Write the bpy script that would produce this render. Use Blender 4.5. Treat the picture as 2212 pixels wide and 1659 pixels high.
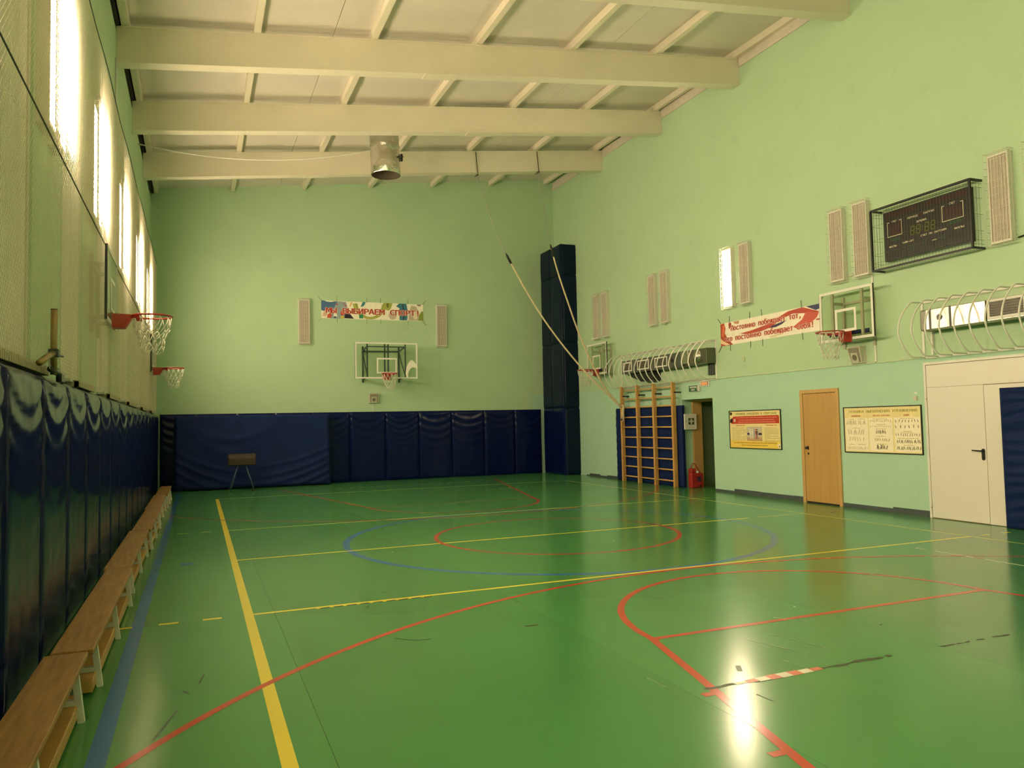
import bpy, bmesh, math, random
from mathutils import Vector, Matrix, noise
random.seed(7)
PI = math.pi
for o in list(bpy.data.objects):
    bpy.data.objects.remove(o)
S = bpy.context.scene
COL = S.collection

# ------------------------------------------------------------------ camera
CY, CP, CR = -0.390231966, 0.0513805112, 0.0210292568
Rm = Matrix.Rotation(CY, 3, 'Z') @ Matrix.Rotation(CP, 3, 'X') @ Matrix.Rotation(CR, 3, 'Y')
cam = bpy.data.cameras.new('camera')
cam.sensor_width = 36.0
cam.lens = 1650.26561 / 2212.0 * 36.0
cam.clip_start = 0.05
camo = bpy.data.objects.new('camera', cam)
COL.objects.link(camo)
right, fwd, up = Rm.col[0], Rm.col[1], Rm.col[2]
M3 = Matrix((right, up, -fwd)).transposed()
camo.matrix_world = Matrix.Translation((-0.406440285, -10.1112895, 1.61523309)) @ M3.to_4x4()
S.camera = camo

# ------------------------------------------------------------------ world, exposure
S.view_settings.view_transform = 'Standard'
S.view_settings.look = 'None'
S.view_settings.exposure = 0.0
S.view_settings.gamma = 1.0
S.view_settings.use_curve_mapping = False
w = bpy.data.worlds.new('world')
w.use_nodes = True
w.node_tree.nodes['Background'].inputs[0].default_value = (0.02, 0.02, 0.02, 1)
w.node_tree.nodes['Background'].inputs[1].default_value = 0.0
S.world = w
LAMP_STRENGTH = 132.0
LAMP_COLOR = (1.0, 0.765, 0.49, 1)

# ------------------------------------------------------------------ materials
def srgb(r, g, b):
    f = lambda c: (c / 12.92 if c <= 0.04045 else ((c + 0.055) / 1.055) ** 2.4)
    return (f(r / 255), f(g / 255), f(b / 255))

MATS = {}
def mat(name, col, rough=0.6, metal=0.0, var=0.06, scale=6.0, bump=0.0, bscale=40.0, spec=0.5, stretch=None, dark=None):
    if name in MATS:
        return MATS[name]
    m = bpy.data.materials.new(name)
    m.use_nodes = True
    nt = m.node_tree
    b = nt.nodes['Principled BSDF']
    b.inputs['Roughness'].default_value = rough
    b.inputs['Metallic'].default_value = metal
    b.inputs['Specular IOR Level'].default_value = spec
    tc = nt.nodes.new('ShaderNodeTexCoord')
    src = tc.outputs['Object']
    if stretch:
        mp = nt.nodes.new('ShaderNodeMapping')
        mp.inputs['Scale'].default_value = stretch
        nt.links.new(src, mp.inputs['Vector'])
        src = mp.outputs['Vector']
    nz = nt.nodes.new('ShaderNodeTexNoise')
    nz.inputs['Scale'].default_value = scale
    nz.inputs['Detail'].default_value = 5
    nt.links.new(src, nz.inputs['Vector'])
    rp = nt.nodes.new('ShaderNodeValToRGB')
    c0 = dark if dark else tuple(c * (1 - var) for c in col)
    c1 = tuple(min(1, c * (1 + var)) for c in col)
    rp.color_ramp.elements[0].position = 0.3
    rp.color_ramp.elements[1].position = 0.7
    rp.color_ramp.elements[0].color = (*c0, 1)
    rp.color_ramp.elements[1].color = (*c1, 1)
    nt.links.new(nz.outputs['Fac'], rp.inputs['Fac'])
    nt.links.new(rp.outputs['Color'], b.inputs['Base Color'])
    if bump > 0:
        n2 = nt.nodes.new('ShaderNodeTexNoise')
        n2.inputs['Scale'].default_value = bscale
        n2.inputs['Detail'].default_value = 4
        nt.links.new(src, n2.inputs['Vector'])
        bp = nt.nodes.new('ShaderNodeBump')
        bp.inputs['Strength'].default_value = bump
        bp.inputs['Distance'].default_value = 0.02
        nt.links.new(n2.outputs['Fac'], bp.inputs['Height'])
        nt.links.new(bp.outputs['Normal'], b.inputs['Normal'])
    MATS[name] = m
    return m

def emis(name, col, strength):
    m = bpy.data.materials.new(name)
    m.use_nodes = True
    nt = m.node_tree
    nt.nodes.remove(nt.nodes['Principled BSDF'])
    e = nt.nodes.new('ShaderNodeEmission')
    e.inputs[0].default_value = col
    e.inputs[1].default_value = strength
    nt.links.new(e.outputs[0], nt.nodes['Material Output'].inputs[0])
    MATS[name] = m
    return m

def wall_paint():
    m = bpy.data.materials.new('wall_paint')
    m.use_nodes = True
    nt = m.node_tree
    L = nt.links.new
    b = nt.nodes['Principled BSDF']
    b.inputs['Roughness'].default_value = 0.62
    b.inputs['Specular IOR Level'].default_value = 0.35
    g = nt.nodes.new('ShaderNodeNewGeometry')
    sp = nt.nodes.new('ShaderNodeSeparateXYZ')
    L(g.outputs['Position'], sp.inputs[0])
    gt = nt.nodes.new('ShaderNodeMath'); gt.operation = 'GREATER_THAN'
    gt.inputs[1].default_value = 2.52
    L(sp.outputs['Z'], gt.inputs[0])
    gx = nt.nodes.new('ShaderNodeMath'); gx.operation = 'LESS_THAN'; gx.inputs[1].default_value = 9.6
    L(sp.outputs['X'], gx.inputs[0])
    gm = nt.nodes.new('ShaderNodeMath'); gm.operation = 'MAXIMUM'
    L(gt.outputs[0], gm.inputs[0]); L(gx.outputs[0], gm.inputs[1])
    nz = nt.nodes.new('ShaderNodeTexNoise'); nz.inputs['Scale'].default_value = 0.9; nz.inputs['Detail'].default_value = 6
    L(g.outputs['Position'], nz.inputs['Vector'])
    def ramp(a, c):
        r = nt.nodes.new('ShaderNodeValToRGB')
        r.color_ramp.elements[0].position = 0.35; r.color_ramp.elements[1].position = 0.65
        r.color_ramp.elements[0].color = (*a, 1); r.color_ramp.elements[1].color = (*c, 1)
        L(nz.outputs['Fac'], r.inputs['Fac'])
        return r
    lo = ramp((0.415, 0.645, 0.475), (0.43, 0.665, 0.495))
    hi = ramp((0.45, 0.63, 0.405), (0.47, 0.655, 0.42))
    mx = nt.nodes.new('ShaderNodeMix'); mx.data_type = 'RGBA'
    L(gm.outputs[0], mx.inputs[0]); L(lo.outputs[0], mx.inputs[6]); L(hi.outputs[0], mx.inputs[7])
    # faint scuffs near the floor
    n2 = nt.nodes.new('ShaderNodeTexNoise'); n2.inputs['Scale'].default_value = 3.2; n2.inputs['Detail'].default_value = 8
    L(g.outputs['Position'], n2.inputs['Vector'])
    r2 = nt.nodes.new('ShaderNodeValToRGB')
    r2.color_ramp.elements[0].position = 0.28; r2.color_ramp.elements[0].color = (0.955, 0.96, 0.95, 1)
    r2.color_ramp.elements[1].position = 0.40; r2.color_ramp.elements[1].color = (1, 1, 1, 1)
    L(n2.outputs['Fac'], r2.inputs['Fac'])
    ml = nt.nodes.new('ShaderNodeMix'); ml.data_type = 'RGBA'; ml.blend_type = 'MULTIPLY'
    ml.inputs[0].default_value = 1.0
    L(mx.outputs[2], ml.inputs[6]); L(r2.outputs[0], ml.inputs[7])
    L(ml.outputs[2], b.inputs['Base Color'])
    n3 = nt.nodes.new('ShaderNodeTexNoise'); n3.inputs['Scale'].default_value = 60
    L(g.outputs['Position'], n3.inputs['Vector'])
    bp = nt.nodes.new('ShaderNodeBump'); bp.inputs['Strength'].default_value = 0.05; bp.inputs['Distance'].default_value = 0.01
    L(n3.outputs['Fac'], bp.inputs['Height']); L(bp.outputs['Normal'], b.inputs['Normal'])
    return m

def floor_mat(name, col, var=0.05, rough=0.19):
    m = bpy.data.materials.new(name)
    m.use_nodes = True
    nt = m.node_tree
    L = nt.links.new
    b = nt.nodes['Principled BSDF']
    b.inputs['Specular IOR Level'].default_value = 0.42
    g = nt.nodes.new('ShaderNodeNewGeometry')
    nz = nt.nodes.new('ShaderNodeTexNoise'); nz.inputs['Scale'].default_value = 0.55; nz.inputs['Detail'].default_value = 7
    L(g.outputs['Position'], nz.inputs['Vector'])
    rp = nt.nodes.new('ShaderNodeValToRGB')
    rp.color_ramp.elements[0].position = 0.35; rp.color_ramp.elements[1].position = 0.68
    rp.color_ramp.elements[0].color = (*[c * (1 - var) for c in col], 1)
    rp.color_ramp.elements[1].color = (*[c * (1 + var) for c in col], 1)
    L(nz.outputs['Fac'], rp.inputs['Fac'])
    oi = nt.nodes.new('ShaderNodeObjectInfo')
    hs = nt.nodes.new('ShaderNodeHueSaturation')
    ma = nt.nodes.new('ShaderNodeMapRange'); ma.inputs['To Min'].default_value = 0.95; ma.inputs['To Max'].default_value = 1.05
    L(oi.outputs['Random'], ma.inputs['Value']); L(ma.outputs[0], hs.inputs['Value'])
    L(rp.outputs[0], hs.inputs['Color']); L(hs.outputs[0], b.inputs['Base Color'])
    n2 = nt.nodes.new('ShaderNodeTexNoise'); n2.inputs['Scale'].default_value = 1.6; n2.inputs['Detail'].default_value = 3
    L(g.outputs['Position'], n2.inputs['Vector'])
    mr = nt.nodes.new('ShaderNodeMapRange'); mr.inputs['To Min'].default_value = rough - 0.03; mr.inputs['To Max'].default_value = rough + 0.03
    L(n2.outputs['Fac'], mr.inputs['Value']); L(mr.outputs[0], b.inputs['Roughness'])
    MATS[name] = m
    return m

def acrylic():
    m = bpy.data.materials.new('clear_acrylic')
    m.use_nodes = True
    nt = m.node_tree
    L = nt.links.new
    nt.nodes.remove(nt.nodes['Principled BSDF'])
    tr = nt.nodes.new('ShaderNodeBsdfTransparent'); tr.inputs[0].default_value = (0.93, 0.95, 0.90, 1)
    gl = nt.nodes.new('ShaderNodeBsdfGlossy'); gl.inputs['Roughness'].default_value = 0.02
    lw = nt.nodes.new('ShaderNodeLayerWeight'); lw.inputs['Blend'].default_value = 0.5
    pw_ = nt.nodes.new('ShaderNodeMath'); pw_.operation = 'POWER'; pw_.inputs[1].default_value = 5.0
    L(lw.outputs['Facing'], pw_.inputs[0])
    fr = nt.nodes.new('ShaderNodeMapRange'); fr.inputs['To Min'].default_value = 0.035; fr.inputs['To Max'].default_value = 0.9
    L(pw_.outputs[0], fr.inputs['Value'])
    nz = nt.nodes.new('ShaderNodeTexNoise'); nz.inputs['Scale'].default_value = 3
    bp = nt.nodes.new('ShaderNodeBump'); bp.inputs['Strength'].default_value = 0.02
    L(nz.outputs['Fac'], bp.inputs['Height']); L(bp.outputs['Normal'], gl.inputs['Normal'])
    mx = nt.nodes.new('ShaderNodeMixShader')
    L(fr.outputs[0], mx.inputs[0]); L(tr.outputs[0], mx.inputs[1]); L(gl.outputs[0], mx.inputs[2])
    L(mx.outputs[0], nt.nodes['Material Output'].inputs[0])
    MATS['acrylic'] = m
    return m

WALL = wall_paint()
FLOOR = floor_mat('green_floor', (0.068, 0.245, 0.070), 0.05, 0.19)
YEL = floor_mat('yellow_floor_paint', (0.80, 0.64, 0.06), 0.05)
YELP = floor_mat('pale_yellow_floor_paint', (0.55, 0.55, 0.16), 0.08)
RED = floor_mat('red_floor_paint', (0.50, 0.055, 0.025), 0.08)
BLUE = floor_mat('blue_floor_paint', (0.045, 0.16, 0.37), 0.10)
GLUE = floor_mat('glue_residue', (0.045, 0.06, 0.025), 0.3, 0.4)
TAPEW = floor_mat('white_tape', (0.72, 0.70, 0.58), 0.06, 0.3)
TAPER = floor_mat('red_tape', (0.62, 0.16, 0.10), 0.06, 0.3)
SCUFF = floor_mat('scuff_mark', (0.04, 0.11, 0.045), 0.2, 0.35)
SCUFFL = floor_mat('scratch_mark', (0.16, 0.30, 0.14), 0.2, 0.35)
ACRY = acrylic()
CEIL = mat('ceiling_panel', (0.70, 0.655, 0.575), 0.65, var=0.04, scale=1.5)
BEAMM = mat('beam_paint', (0.77, 0.71, 0.57), 0.45, var=0.03, scale=2)
WHITE = mat('white_paint', (0.78, 0.77, 0.70), 0.4, var=0.02)
DOORW = mat('white_door_paint', (0.77, 0.74, 0.66), 0.35, var=0.015, scale=1.2)
LAMPW = mat('lamp_white_metal', (0.74, 0.72, 0.62), 0.45, var=0.02)
LAMPOFF = mat('lamp_diffuser_off', (0.44, 0.375, 0.30), 0.5, var=0.03)
WIREW = mat('white_wire', (0.68, 0.66, 0.56), 0.45, var=0.02)
BLACK = mat('black_metal', (0.012, 0.012, 0.011), 0.4, var=0.1)
BLACKP = mat('black_plastic', (0.015, 0.014, 0.013), 0.3, var=0.1)
NAVYV = mat('navy_vinyl', (0.002, 0.007, 0.055), 0.2, var=0.12, scale=3, bump=0.10, bscale=9, spec=0.2)
NAVYM = mat('navy_mat_cloth', (0.007, 0.0185, 0.085), 0.6, var=0.12, scale=3, bump=0.05, bscale=60, spec=0.11)
NAVYC = mat('dark_teal_vinyl', (0.002, 0.010, 0.030), 0.36, var=0.15, scale=3, bump=0.04, bscale=20, spec=0.15)
WOOD = mat('bench_pine', (0.40, 0.215, 0.07), 0.42, var=0.1, scale=4.5, stretch=(9, 0.7, 9), dark=(0.27, 0.135, 0.04), bump=0.02)
WOODE = mat('bench_edge', (0.47, 0.25, 0.085), 0.5, var=0.1, scale=5, stretch=(6, 0.6, 6))
WOODB = mat('bar_beech', (0.58, 0.33, 0.10), 0.4, var=0.12, scale=5, stretch=(8, 8, 0.6))
WOODR = mat('rung_beech', (0.60, 0.36, 0.13), 0.38, var=0.1, scale=5, stretch=(0.6, 8, 8))
WOODD = mat('door_veneer', (0.53, 0.315, 0.10), 0.38, var=0.07, scale=2.5, stretch=(10, 10, 0.5), bump=0.01)
WOODF = mat('door_casing', (0.57, 0.355, 0.13), 0.4, var=0.07, scale=2.5, stretch=(10, 10, 0.5))
SKIRT = mat('grey_skirting_paint', (0.065, 0.085, 0.085), 0.5, var=0.12, scale=5)
HOOPR = mat('hoop_red', (0.42, 0.035, 0.022), 0.35, var=0.08)
CORD = mat('net_cord', (0.72, 0.70, 0.58), 0.8, var=0.05)
ROPE = mat('hemp_rope', (0.62, 0.52, 0.32), 0.85, var=0.18, scale=60, stretch=(1, 1, 0.4))
STEEL = mat('galvanised_steel', (0.50, 0.49, 0.44), 0.35, 0.9, var=0.1)
CHAINM = mat('chain_steel', (0.45, 0.45, 0.40), 0.4, 0.7, var=0.1)
FOIL = mat('crinkled_foil', (0.72, 0.70, 0.64), 0.22, 1.0, var=0.05, bump=0.9, bscale=7)
SHEET = mat('sheet_metal', (0.50, 0.46, 0.39), 0.27, 1.0, var=0.06, bump=0.2, bscale=4)
SHEETD = mat('grey_casing', (0.10, 0.11, 0.09), 0.45, 0.3, var=0.06)
SLATE = mat('slate_blue_steel', (0.035, 0.05, 0.06), 0.45, 0.2, var=0.1)
GREYST = mat('grey_steel_paint', (0.46, 0.44, 0.34), 0.5, 0.1, var=0.06)
BRASS = mat('brass_pole', (0.33, 0.24, 0.10), 0.35, 0.6, var=0.15)
LEATH = mat('brown_leather', (0.030, 0.018, 0.007), 0.5, var=0.25, scale=8, bump=0.08)
BLUEST = mat('blue_steel_leg', (0.06, 0.10, 0.17), 0.4, 0.3, var=0.1)
BLIND = mat('white_window_blind', (0.86, 0.79, 0.69), 0.6, var=0.08, scale=5, stretch=(1, 1, 0.25), bump=0.2, bscale=6)
WFRAME = mat('window_frame_white', (0.66, 0.63, 0.54), 0.4, var=0.03)
NETM = mat('protective_net_cord', (0.80, 0.72, 0.58), 0.8, var=0.05)
RADI = mat('radiator_enamel', (0.55, 0.47, 0.34), 0.45, var=0.08)
DARKGAP = mat('dark_gap', (0.02, 0.016, 0.01), 0.9, var=0.1)
REDBAG = mat('red_fabric_box', (0.34, 0.018, 0.012), 0.5, var=0.15)
GREENS = mat('sign_green', (0.02, 0.12, 0.06), 0.4, var=0.05)
SIGNW = mat('sign_white', (0.75, 0.75, 0.68), 0.4, var=0.03)
CREAM = mat('speaker_cream', (0.60, 0.57, 0.46), 0.5, var=0.03)
GRILLE = mat('grey_grille', (0.20, 0.18, 0.13), 0.6, var=0.1)
RIBBON = mat('olive_tie', (0.11, 0.12, 0.05), 0.7, var=0.1)
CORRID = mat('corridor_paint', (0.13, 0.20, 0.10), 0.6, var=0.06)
LAMP_ON = emis('lamp_lit', LAMP_COLOR, LAMP_STRENGTH)
AMBER = emis('amber_sign_glow', (1.0, 0.42, 0.12, 1), 1.1)

def flat(name, r, g, b, rough=0.5):
    return mat(name, srgb(r, g, b), rough, var=0.04, scale=9)

# ------------------------------------------------------------------ mesh builder
class MB:
    def __init__(s):
        s.v = []; s.f = []; s.m = []; s.smooth = []
    def add(s, vs, fs, m=0, smooth=False):
        o = len(s.v)
        s.v += [tuple(v) for v in vs]
        for f in fs:
            s.f.append(tuple(i + o for i in f)); s.m.append(m); s.smooth.append(smooth)
        return s
    def box(s, x0, x1, y0, y1, z0, z1, m=0, M=None):
        if x0 > x1: x0, x1 = x1, x0
        if y0 > y1: y0, y1 = y1, y0
        if z0 > z1: z0, z1 = z1, z0
        vs = [(x0, y0, z0), (x1, y0, z0), (x1, y1, z0), (x0, y1, z0), (x0, y0, z1), (x1, y0, z1), (x1, y1, z1), (x0, y1, z1)]
        if M is not None:
            vs = [tuple(M @ Vector(v)) for v in vs]
        return s.add(vs, [(3, 2, 1, 0), (4, 5, 6, 7), (0, 1, 5, 4), (1, 2, 6, 5), (2, 3, 7, 6), (3, 0, 4, 7)], m)
    def cbox(s, x0, x1, y0, y1, z0, z1, c=0.01, m=0, seg=2):
        bm = bmesh.new()
        r = bmesh.ops.create_cube(bm, size=1.0)
        for v in bm.verts:
            v.co = Vector(((x0 + x1) / 2 + v.co.x * abs(x1 - x0), (y0 + y1) / 2 + v.co.y * abs(y1 - y0), (z0 + z1) / 2 + v.co.z * abs(z1 - z0)))
        bmesh.ops.bevel(bm, geom=list(bm.edges), offset=min(c, 0.45 * min(abs(x1 - x0), abs(y1 - y0), abs(z1 - z0))), segments=seg, affect='EDGES', profile=0.5)
        bm.verts.index_update()
        s.add([v.co[:] for v in bm.verts], [tuple(v.index for v in f.verts) for f in bm.faces], m)
        bm.free()
        return s
    def bar(s, p, q, wx, wz, m=0, upv=(0, 0, 1)):
        p = Vector(p); q = Vector(q); d = (q - p).normalized(); u = Vector(upv)
        if abs(d.dot(u)) > 0.95: u = Vector((1, 0, 0))
        a = d.cross(u).normalized(); b = a.cross(d).normalized()
        vs = []
        for c in (p, q):
            for i, j in ((-1, -1), (1, -1), (1, 1), (-1, 1)):
                vs.append(c + a * (i * wx / 2) + b * (j * wz / 2))
        return s.add(vs, [(3, 2, 1, 0), (4, 5, 6, 7), (0, 1, 5, 4), (1, 2, 6, 5), (2, 3, 7, 6), (3, 0, 4, 7)], m)
    def tube(s, pts, r, n=8, closed=False, caps=True, m=0, smooth=True):
        pts = [Vector(p) for p in pts]
        N = len(pts); vs = []; fs = []
        prev = None
        for i, p in enumerate(pts):
            if closed:
                t = (pts[(i + 1) % N] - pts[i - 1])
            else:
                t = (pts[min(i + 1, N - 1)] - pts[max(i - 1, 0)])
            t = t.normalized()
            if prev is None:
                a = t.orthogonal().normalized()
            else:
                a = (prev - t * prev.dot(t))
                a = a.normalized() if a.length > 1e-6 else t.orthogonal().normalized()
            prev = a
            b = t.cross(a)
            rr = r[i] if isinstance(r, (list, tuple)) else r
            for k in range(n):
                an = 2 * PI * k / n
                vs.append(p + (a * math.cos(an) + b * math.sin(an)) * rr)
        rng = N if closed else N - 1
        for i in range(rng):
            j = (i + 1) % N
            for k in range(n):
                k2 = (k + 1) % n
                fs.append((i * n + k, i * n + k2, j * n + k2, j * n + k))
        if caps and not closed:
            fs.append(tuple(range(n - 1, -1, -1))); fs.append(tuple((N - 1) * n + k for k in range(n)))
        return s.add(vs, fs, m, smooth)
    def poly(s, pts, m=0):
        return s.add(pts, [tuple(range(len(pts)))], m)
    def prism(s, pts2, y0, y1, m=0):
        """polygon in local XZ (x, z), extruded along Y from y0 (front, smaller) to y1"""
        n = len(pts2)
        vs = [(x, y0, z) for x, z in pts2] + [(x, y1, z) for x, z in pts2]
        fs = [tuple(range(n)), tuple(range(2 * n - 1, n - 1, -1))]
        for i in range(n):
            j = (i + 1) % n
            fs.append((i, i + n, j + n, j))
        return s.add(vs, fs, m)
    def disc(s, cx, cz, r, y0, y1, n=20, m=0):
        return s.prism([(cx + r * math.cos(2 * PI * k / n), cz + r * math.sin(2 * PI * k / n)) for k in range(n)], y0, y1, m)
    def build(s, name, mats, parent=None, world=False):
        me = bpy.data.meshes.new(name)
        me.from_pydata(s.v, [], s.f)
        if not isinstance(mats, (list, tuple)): mats = [mats]
        for mm in mats: me.materials.append(mm)
        for p, mi, sm in zip(me.polygons, s.m, s.smooth):
            p.material_index = mi; p.use_smooth = sm
        me.update()
        o = bpy.data.objects.new(name, me)
        COL.objects.link(o)
        if parent is not None: o.parent = parent
        return o

def empty(name, loc, rz=0.0):
    o = bpy.data.objects.new(name, None)
    o.empty_display_size = 0.1
    COL.objects.link(o)
    o.location = loc; o.rotation_euler = (0, 0, rz)
    return o
def tag(o, label, cat, group=None):
    o['label'] = label; o['category'] = cat
    if group: o['group'] = group
    return o
def struct(o):
    o['kind'] = 'structure'; return o
def stuff(o):
    o['kind'] = 'stuff'; return o
def thing(name, label, cat, loc, rz=0.0, group=None):
    return tag(empty(name, loc, rz), label, cat, group)
def dup(root, loc, rz, label, group=None):
    r = root.copy(); COL.objects.link(r)
    r.location = loc; r.rotation_euler = (0, 0, rz)
    r['label'] = label
    if group: r['group'] = group
    for ch in list(root.children):
        c = ch.copy(); COL.objects.link(c); c.parent = r
        for g in list(ch.children):
            d = g.copy(); COL.objects.link(d); d.parent = c
    return r

TEXTS = []
try:   # a text face that ships with Blender itself
    FACE = bpy.data.fonts.load(bpy.utils.system_resource('DATAFILES', path='fonts') + '/DejaVuSansMono.woff2')
except Exception:
    FACE = None
def text(name, s, size, material, parent, x, y, z, align='CENTER', width=None, offset=0.0, ext=0.0008, bold=0.0, sx=1.0, rot=0.0):
    cu = bpy.data.curves.new(name, 'FONT')
    cu.body = s; cu.size = size; cu.align_x = align; cu.align_y = 'CENTER'
    cu.extrude = ext; cu.offset = offset; cu.resolution_u = 2
    if FACE: cu.font = FACE; cu.space_character = 0.92
    TEXTS.append((name, cu, material, parent, x, y, z, width, sx, rot, bold))
def flush_texts():
    tmp = []
    for t in TEXTS:
        o = bpy.data.objects.new('tmp', t[1]); COL.objects.link(o); tmp.append(o)
    bpy.context.view_layer.update()
    dg = bpy.context.evaluated_depsgraph_get()
    for t, o in zip(TEXTS, tmp):
        name, cu, material, parent, x, y, z, width, sx, rot, bold = t
        me = bpy.data.meshes.new_from_object(o.evaluated_get(dg))
        xs = [v.co.x for v in me.vertices] or [0]
        W0 = max(xs) - min(xs)
        k = (width / W0) if width and W0 > 0 else sx
        cr, sr = math.cos(rot), math.sin(rot)
        for v in me.vertices:
            px, pz = v.co.x * k, v.co.y
            v.co = Vector((x + px * cr - pz * sr, y - v.co.z, z + px * sr + pz * cr))
        if bold:
            V = [v.co.copy() for v in me.vertices]; F = [tuple(p_.vertices) for p_ in me.polygons]; nv = len(V)
            VV = []; FF = []
            for q_, (dx, dz) in enumerate(((-bold, 0), (bold, 0), (0, bold * .6), (0, -bold * .6))):
                VV += [v + Vector((dx, -.00012 * q_, dz)) for v in V]; FF += [tuple(i + nv * q_ for i in f) for f in F]
            me = bpy.data.meshes.new(name); me.from_pydata(VV, [], FF)
        me.materials.clear(); me.materials.append(material)
        me.name = name
        q = bpy.data.objects.new(name, me); COL.objects.link(q); q.parent = parent
    for o in tmp: bpy.data.objects.remove(o)

# ------------------------------------------------------------------ wall frames
# every wall frame: local X = viewer's right, local Y = into the wall, local Z = up
ALPHA = math.atan(0.0185)
RZ_R = -PI / 2 - ALPHA
RZ_L = PI / 2
RW0 = Vector((10.27, 0, 0)); RAL = Vector((math.sin(ALPHA), math.cos(ALPHA), 0)); RNN = Vector((-math.cos(ALPHA), math.sin(ALPHA), 0))
YB = 12.5        # back wall
XL = -1.58       # left wall
YF = -12.6       # wall behind the camera
def RP(t, n, z):
    return RW0 + RAL * t + RNN * n + Vector((0, 0, z))

def roof(x, y):  # height of the top of the beams (underside of the purlins)
    return 7.93 + 0.1221 * (x + 1.58) + 0.018 * (y - 5.95)

# ================================================================== SETTING
# ---- floor
fl = struct(MB().box(-1.85, 12.6, YF - 0.2, YB + 0.2, -0.25, -0.004).build('floor', mat('floor_screed', (0.05, 0.07, 0.04), 0.8)))
xs = [-1.85, 0.212, 2.282, 4.352, 6.422, 8.492, 10.562, 12.6]
for a, b in zip(xs[:-1], xs[1:]):
    MB().box(a + 0.0012, b - 0.0012, YF - 0.2, YB + 0.2, -0.004, 0.0).build('floor_sheet', FLOOR, fl)

def ribbon(name, pts, wdt, z, m, closed=False, label=None):
    pts = [Vector((p[0], p[1], 0)) for p in pts]; N = len(pts); vs = []; fs = []
    for i, p in enumerate(pts):
        t = (pts[(i + 1) % N] - pts[i - 1]) if closed else (pts[min(i + 1, N - 1)] - pts[max(0, i - 1)])
        t.normalize(); nrm = Vector((-t.y, t.x, 0))
        vs += [p + nrm * wdt / 2 + Vector((0, 0, z)), p - nrm * wdt / 2 + Vector((0, 0, z))]
    for i in range(N if closed else N - 1):
        j = (i + 1) % N
        fs.append((2 * i, 2 * i + 1, 2 * j + 1, 2 * j))
    o = MB().add(vs, fs).build(name, m, fl)
    if label: o['label'] = label
    return o
def arc(cx, cy, r, a0, a1, n=64):
    return [(cx + r * math.cos(a0 + (a1 - a0) * i / n), cy + r * math.sin(a0 + (a1 - a0) * i / n)) for i in range(n + 1)]
ribbon('yellow_line', [(0, -12), (0, 9.02)], 0.076, 0.0006, YEL, label='bold yellow left sideline of the volleyball court')
ribbon('yellow_line', [(9, -9), (9, 9)], 0.05, 0.0006, YELP, label='pale yellow right sideline of the volleyball court')
ribbon('yellow_line', [(0.04, 9), (9, 9)], 0.05, 0.00065, YELP, label='faint pale yellow end line by the back pads')
ribbon('yellow_line', [(0.04, 3), (9, 3)], 0.05, 0.00065, YELP, label='far pale yellow attack line')
ribbon('yellow_line', [(0.04, 0), (7.85, 0)], 0.05, 0.00065, YEL, label='thin yellow centre line')
ribbon('yellow_line', [(8.0, 0), (9, 0)], 0.05, 0.00065, YELP, label='short pale yellow end of the centre line by the wooden door')
ribbon('yellow_line', [(0.04, -3), (9, -3)], 0.05, 0.00065, YEL, label='near bright yellow attack line')
for x0, x1 in ((-1.06, -0.91), (-0.71, -0.56), (-0.37, -0.22), (9.2, 9.36), (9.6, 9.76)):
    for y in (-3, 3):
        ribbon('yellow_dash', [(x0, y), (x1, y)], 0.05, 0.0006, YELP if y > 0 else YEL)
ribbon('blue_line', [(-0.87, -12), (-0.87, 11.5)], 0.095, 0.0005, BLUE, label='blue painted line beside the benches')
ribbon('blue_circle', arc(4.42, 0.03, 3.0, 0, 2 * PI, 120)[:-1], 0.095, 0.0004, BLUE, True, 'large blue centre circle')
ribbon('red_circle', arc(4.42, 0.03, 1.75, 0, 2 * PI, 96)[:-1], 0.06, 0.0008, RED, True, 'red centre circle')
ribbon('red_arc', arc(4.48, -9.29, 6.24, 0.0, PI, 120), 0.055, 0.0009, RED, label='near red three-point arc')
ribbon('red_arc', arc(4.48, -5.2, 1.775, -0.02, PI + 0.02, 64), 0.06, 0.0010, RED, label='near red free-throw semicircle')
ribbon('red_line', [(2.70, -5.18), (6.26, -5.18)], 0.055, 0.00095, RED, label='near red free-throw line')
ribbon('red_line', [(2.705, -5.16), (2.17, -7.4), (1.6, -10.0)], 0.06, 0.00095, RED, label='near red key line ending at the picture edge')
ribbon('red_line', [(6.255, -5.16), (6.80, -7.4), (7.36, -10.0)], 0.06, 0.00095, RED)
ribbon('red_tick', [(2.33, -6.30), (2.43, -6.30)], 0.055, 0.0010, RED)
ribbon('red_tick', [(2.13, -7.10), (2.23, -7.10)], 0.055, 0.0010, RED)
ribbon('red_arc', arc(4.48, 8.93, 6.25, PI, 2 * PI, 120), 0.055, 0.0009, RED, label='far thin red three-point arc')
ribbon('red_arc', arc(4.5, 5.15, 1.77, PI - 0.02, 2 * PI + 0.02, 64), 0.06, 0.0010, RED, label='far red free-throw semicircle')
ribbon('red_line', [(2.73, 5.12), (6.27, 5.12)], 0.04, 0.00095, RED)
ribbon('red_line', [(2.74, 5.1), (1.95, 9.0), (1.6, 10.8)], 0.06, 0.00095, RED)
ribbon('red_line', [(6.27, 5.0), (7.0, 8.2), (7.65, 11.0)], 0.06, 0.00095, RED)
# worn white dashes near the back pads
for k in range(14):
    x = 3.0 + k * 0.27 + random.uniform(-0.05, 0.05)
    ribbon('worn_dash', [(x, 10.25 + 0.03 * k / 3), (x + random.uniform(0.08, 0.2), 10.26 + 0.03 * k / 3)], 0.035, 0.0004, YELP)
for k in range(7):
    x = 6.3 + k * 0.22
    ribbon('worn_dash', [(x, 7.72), (x + random.uniform(0.06, 0.14), 7.72)], 0.035, 0.0004, YELP)
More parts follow.
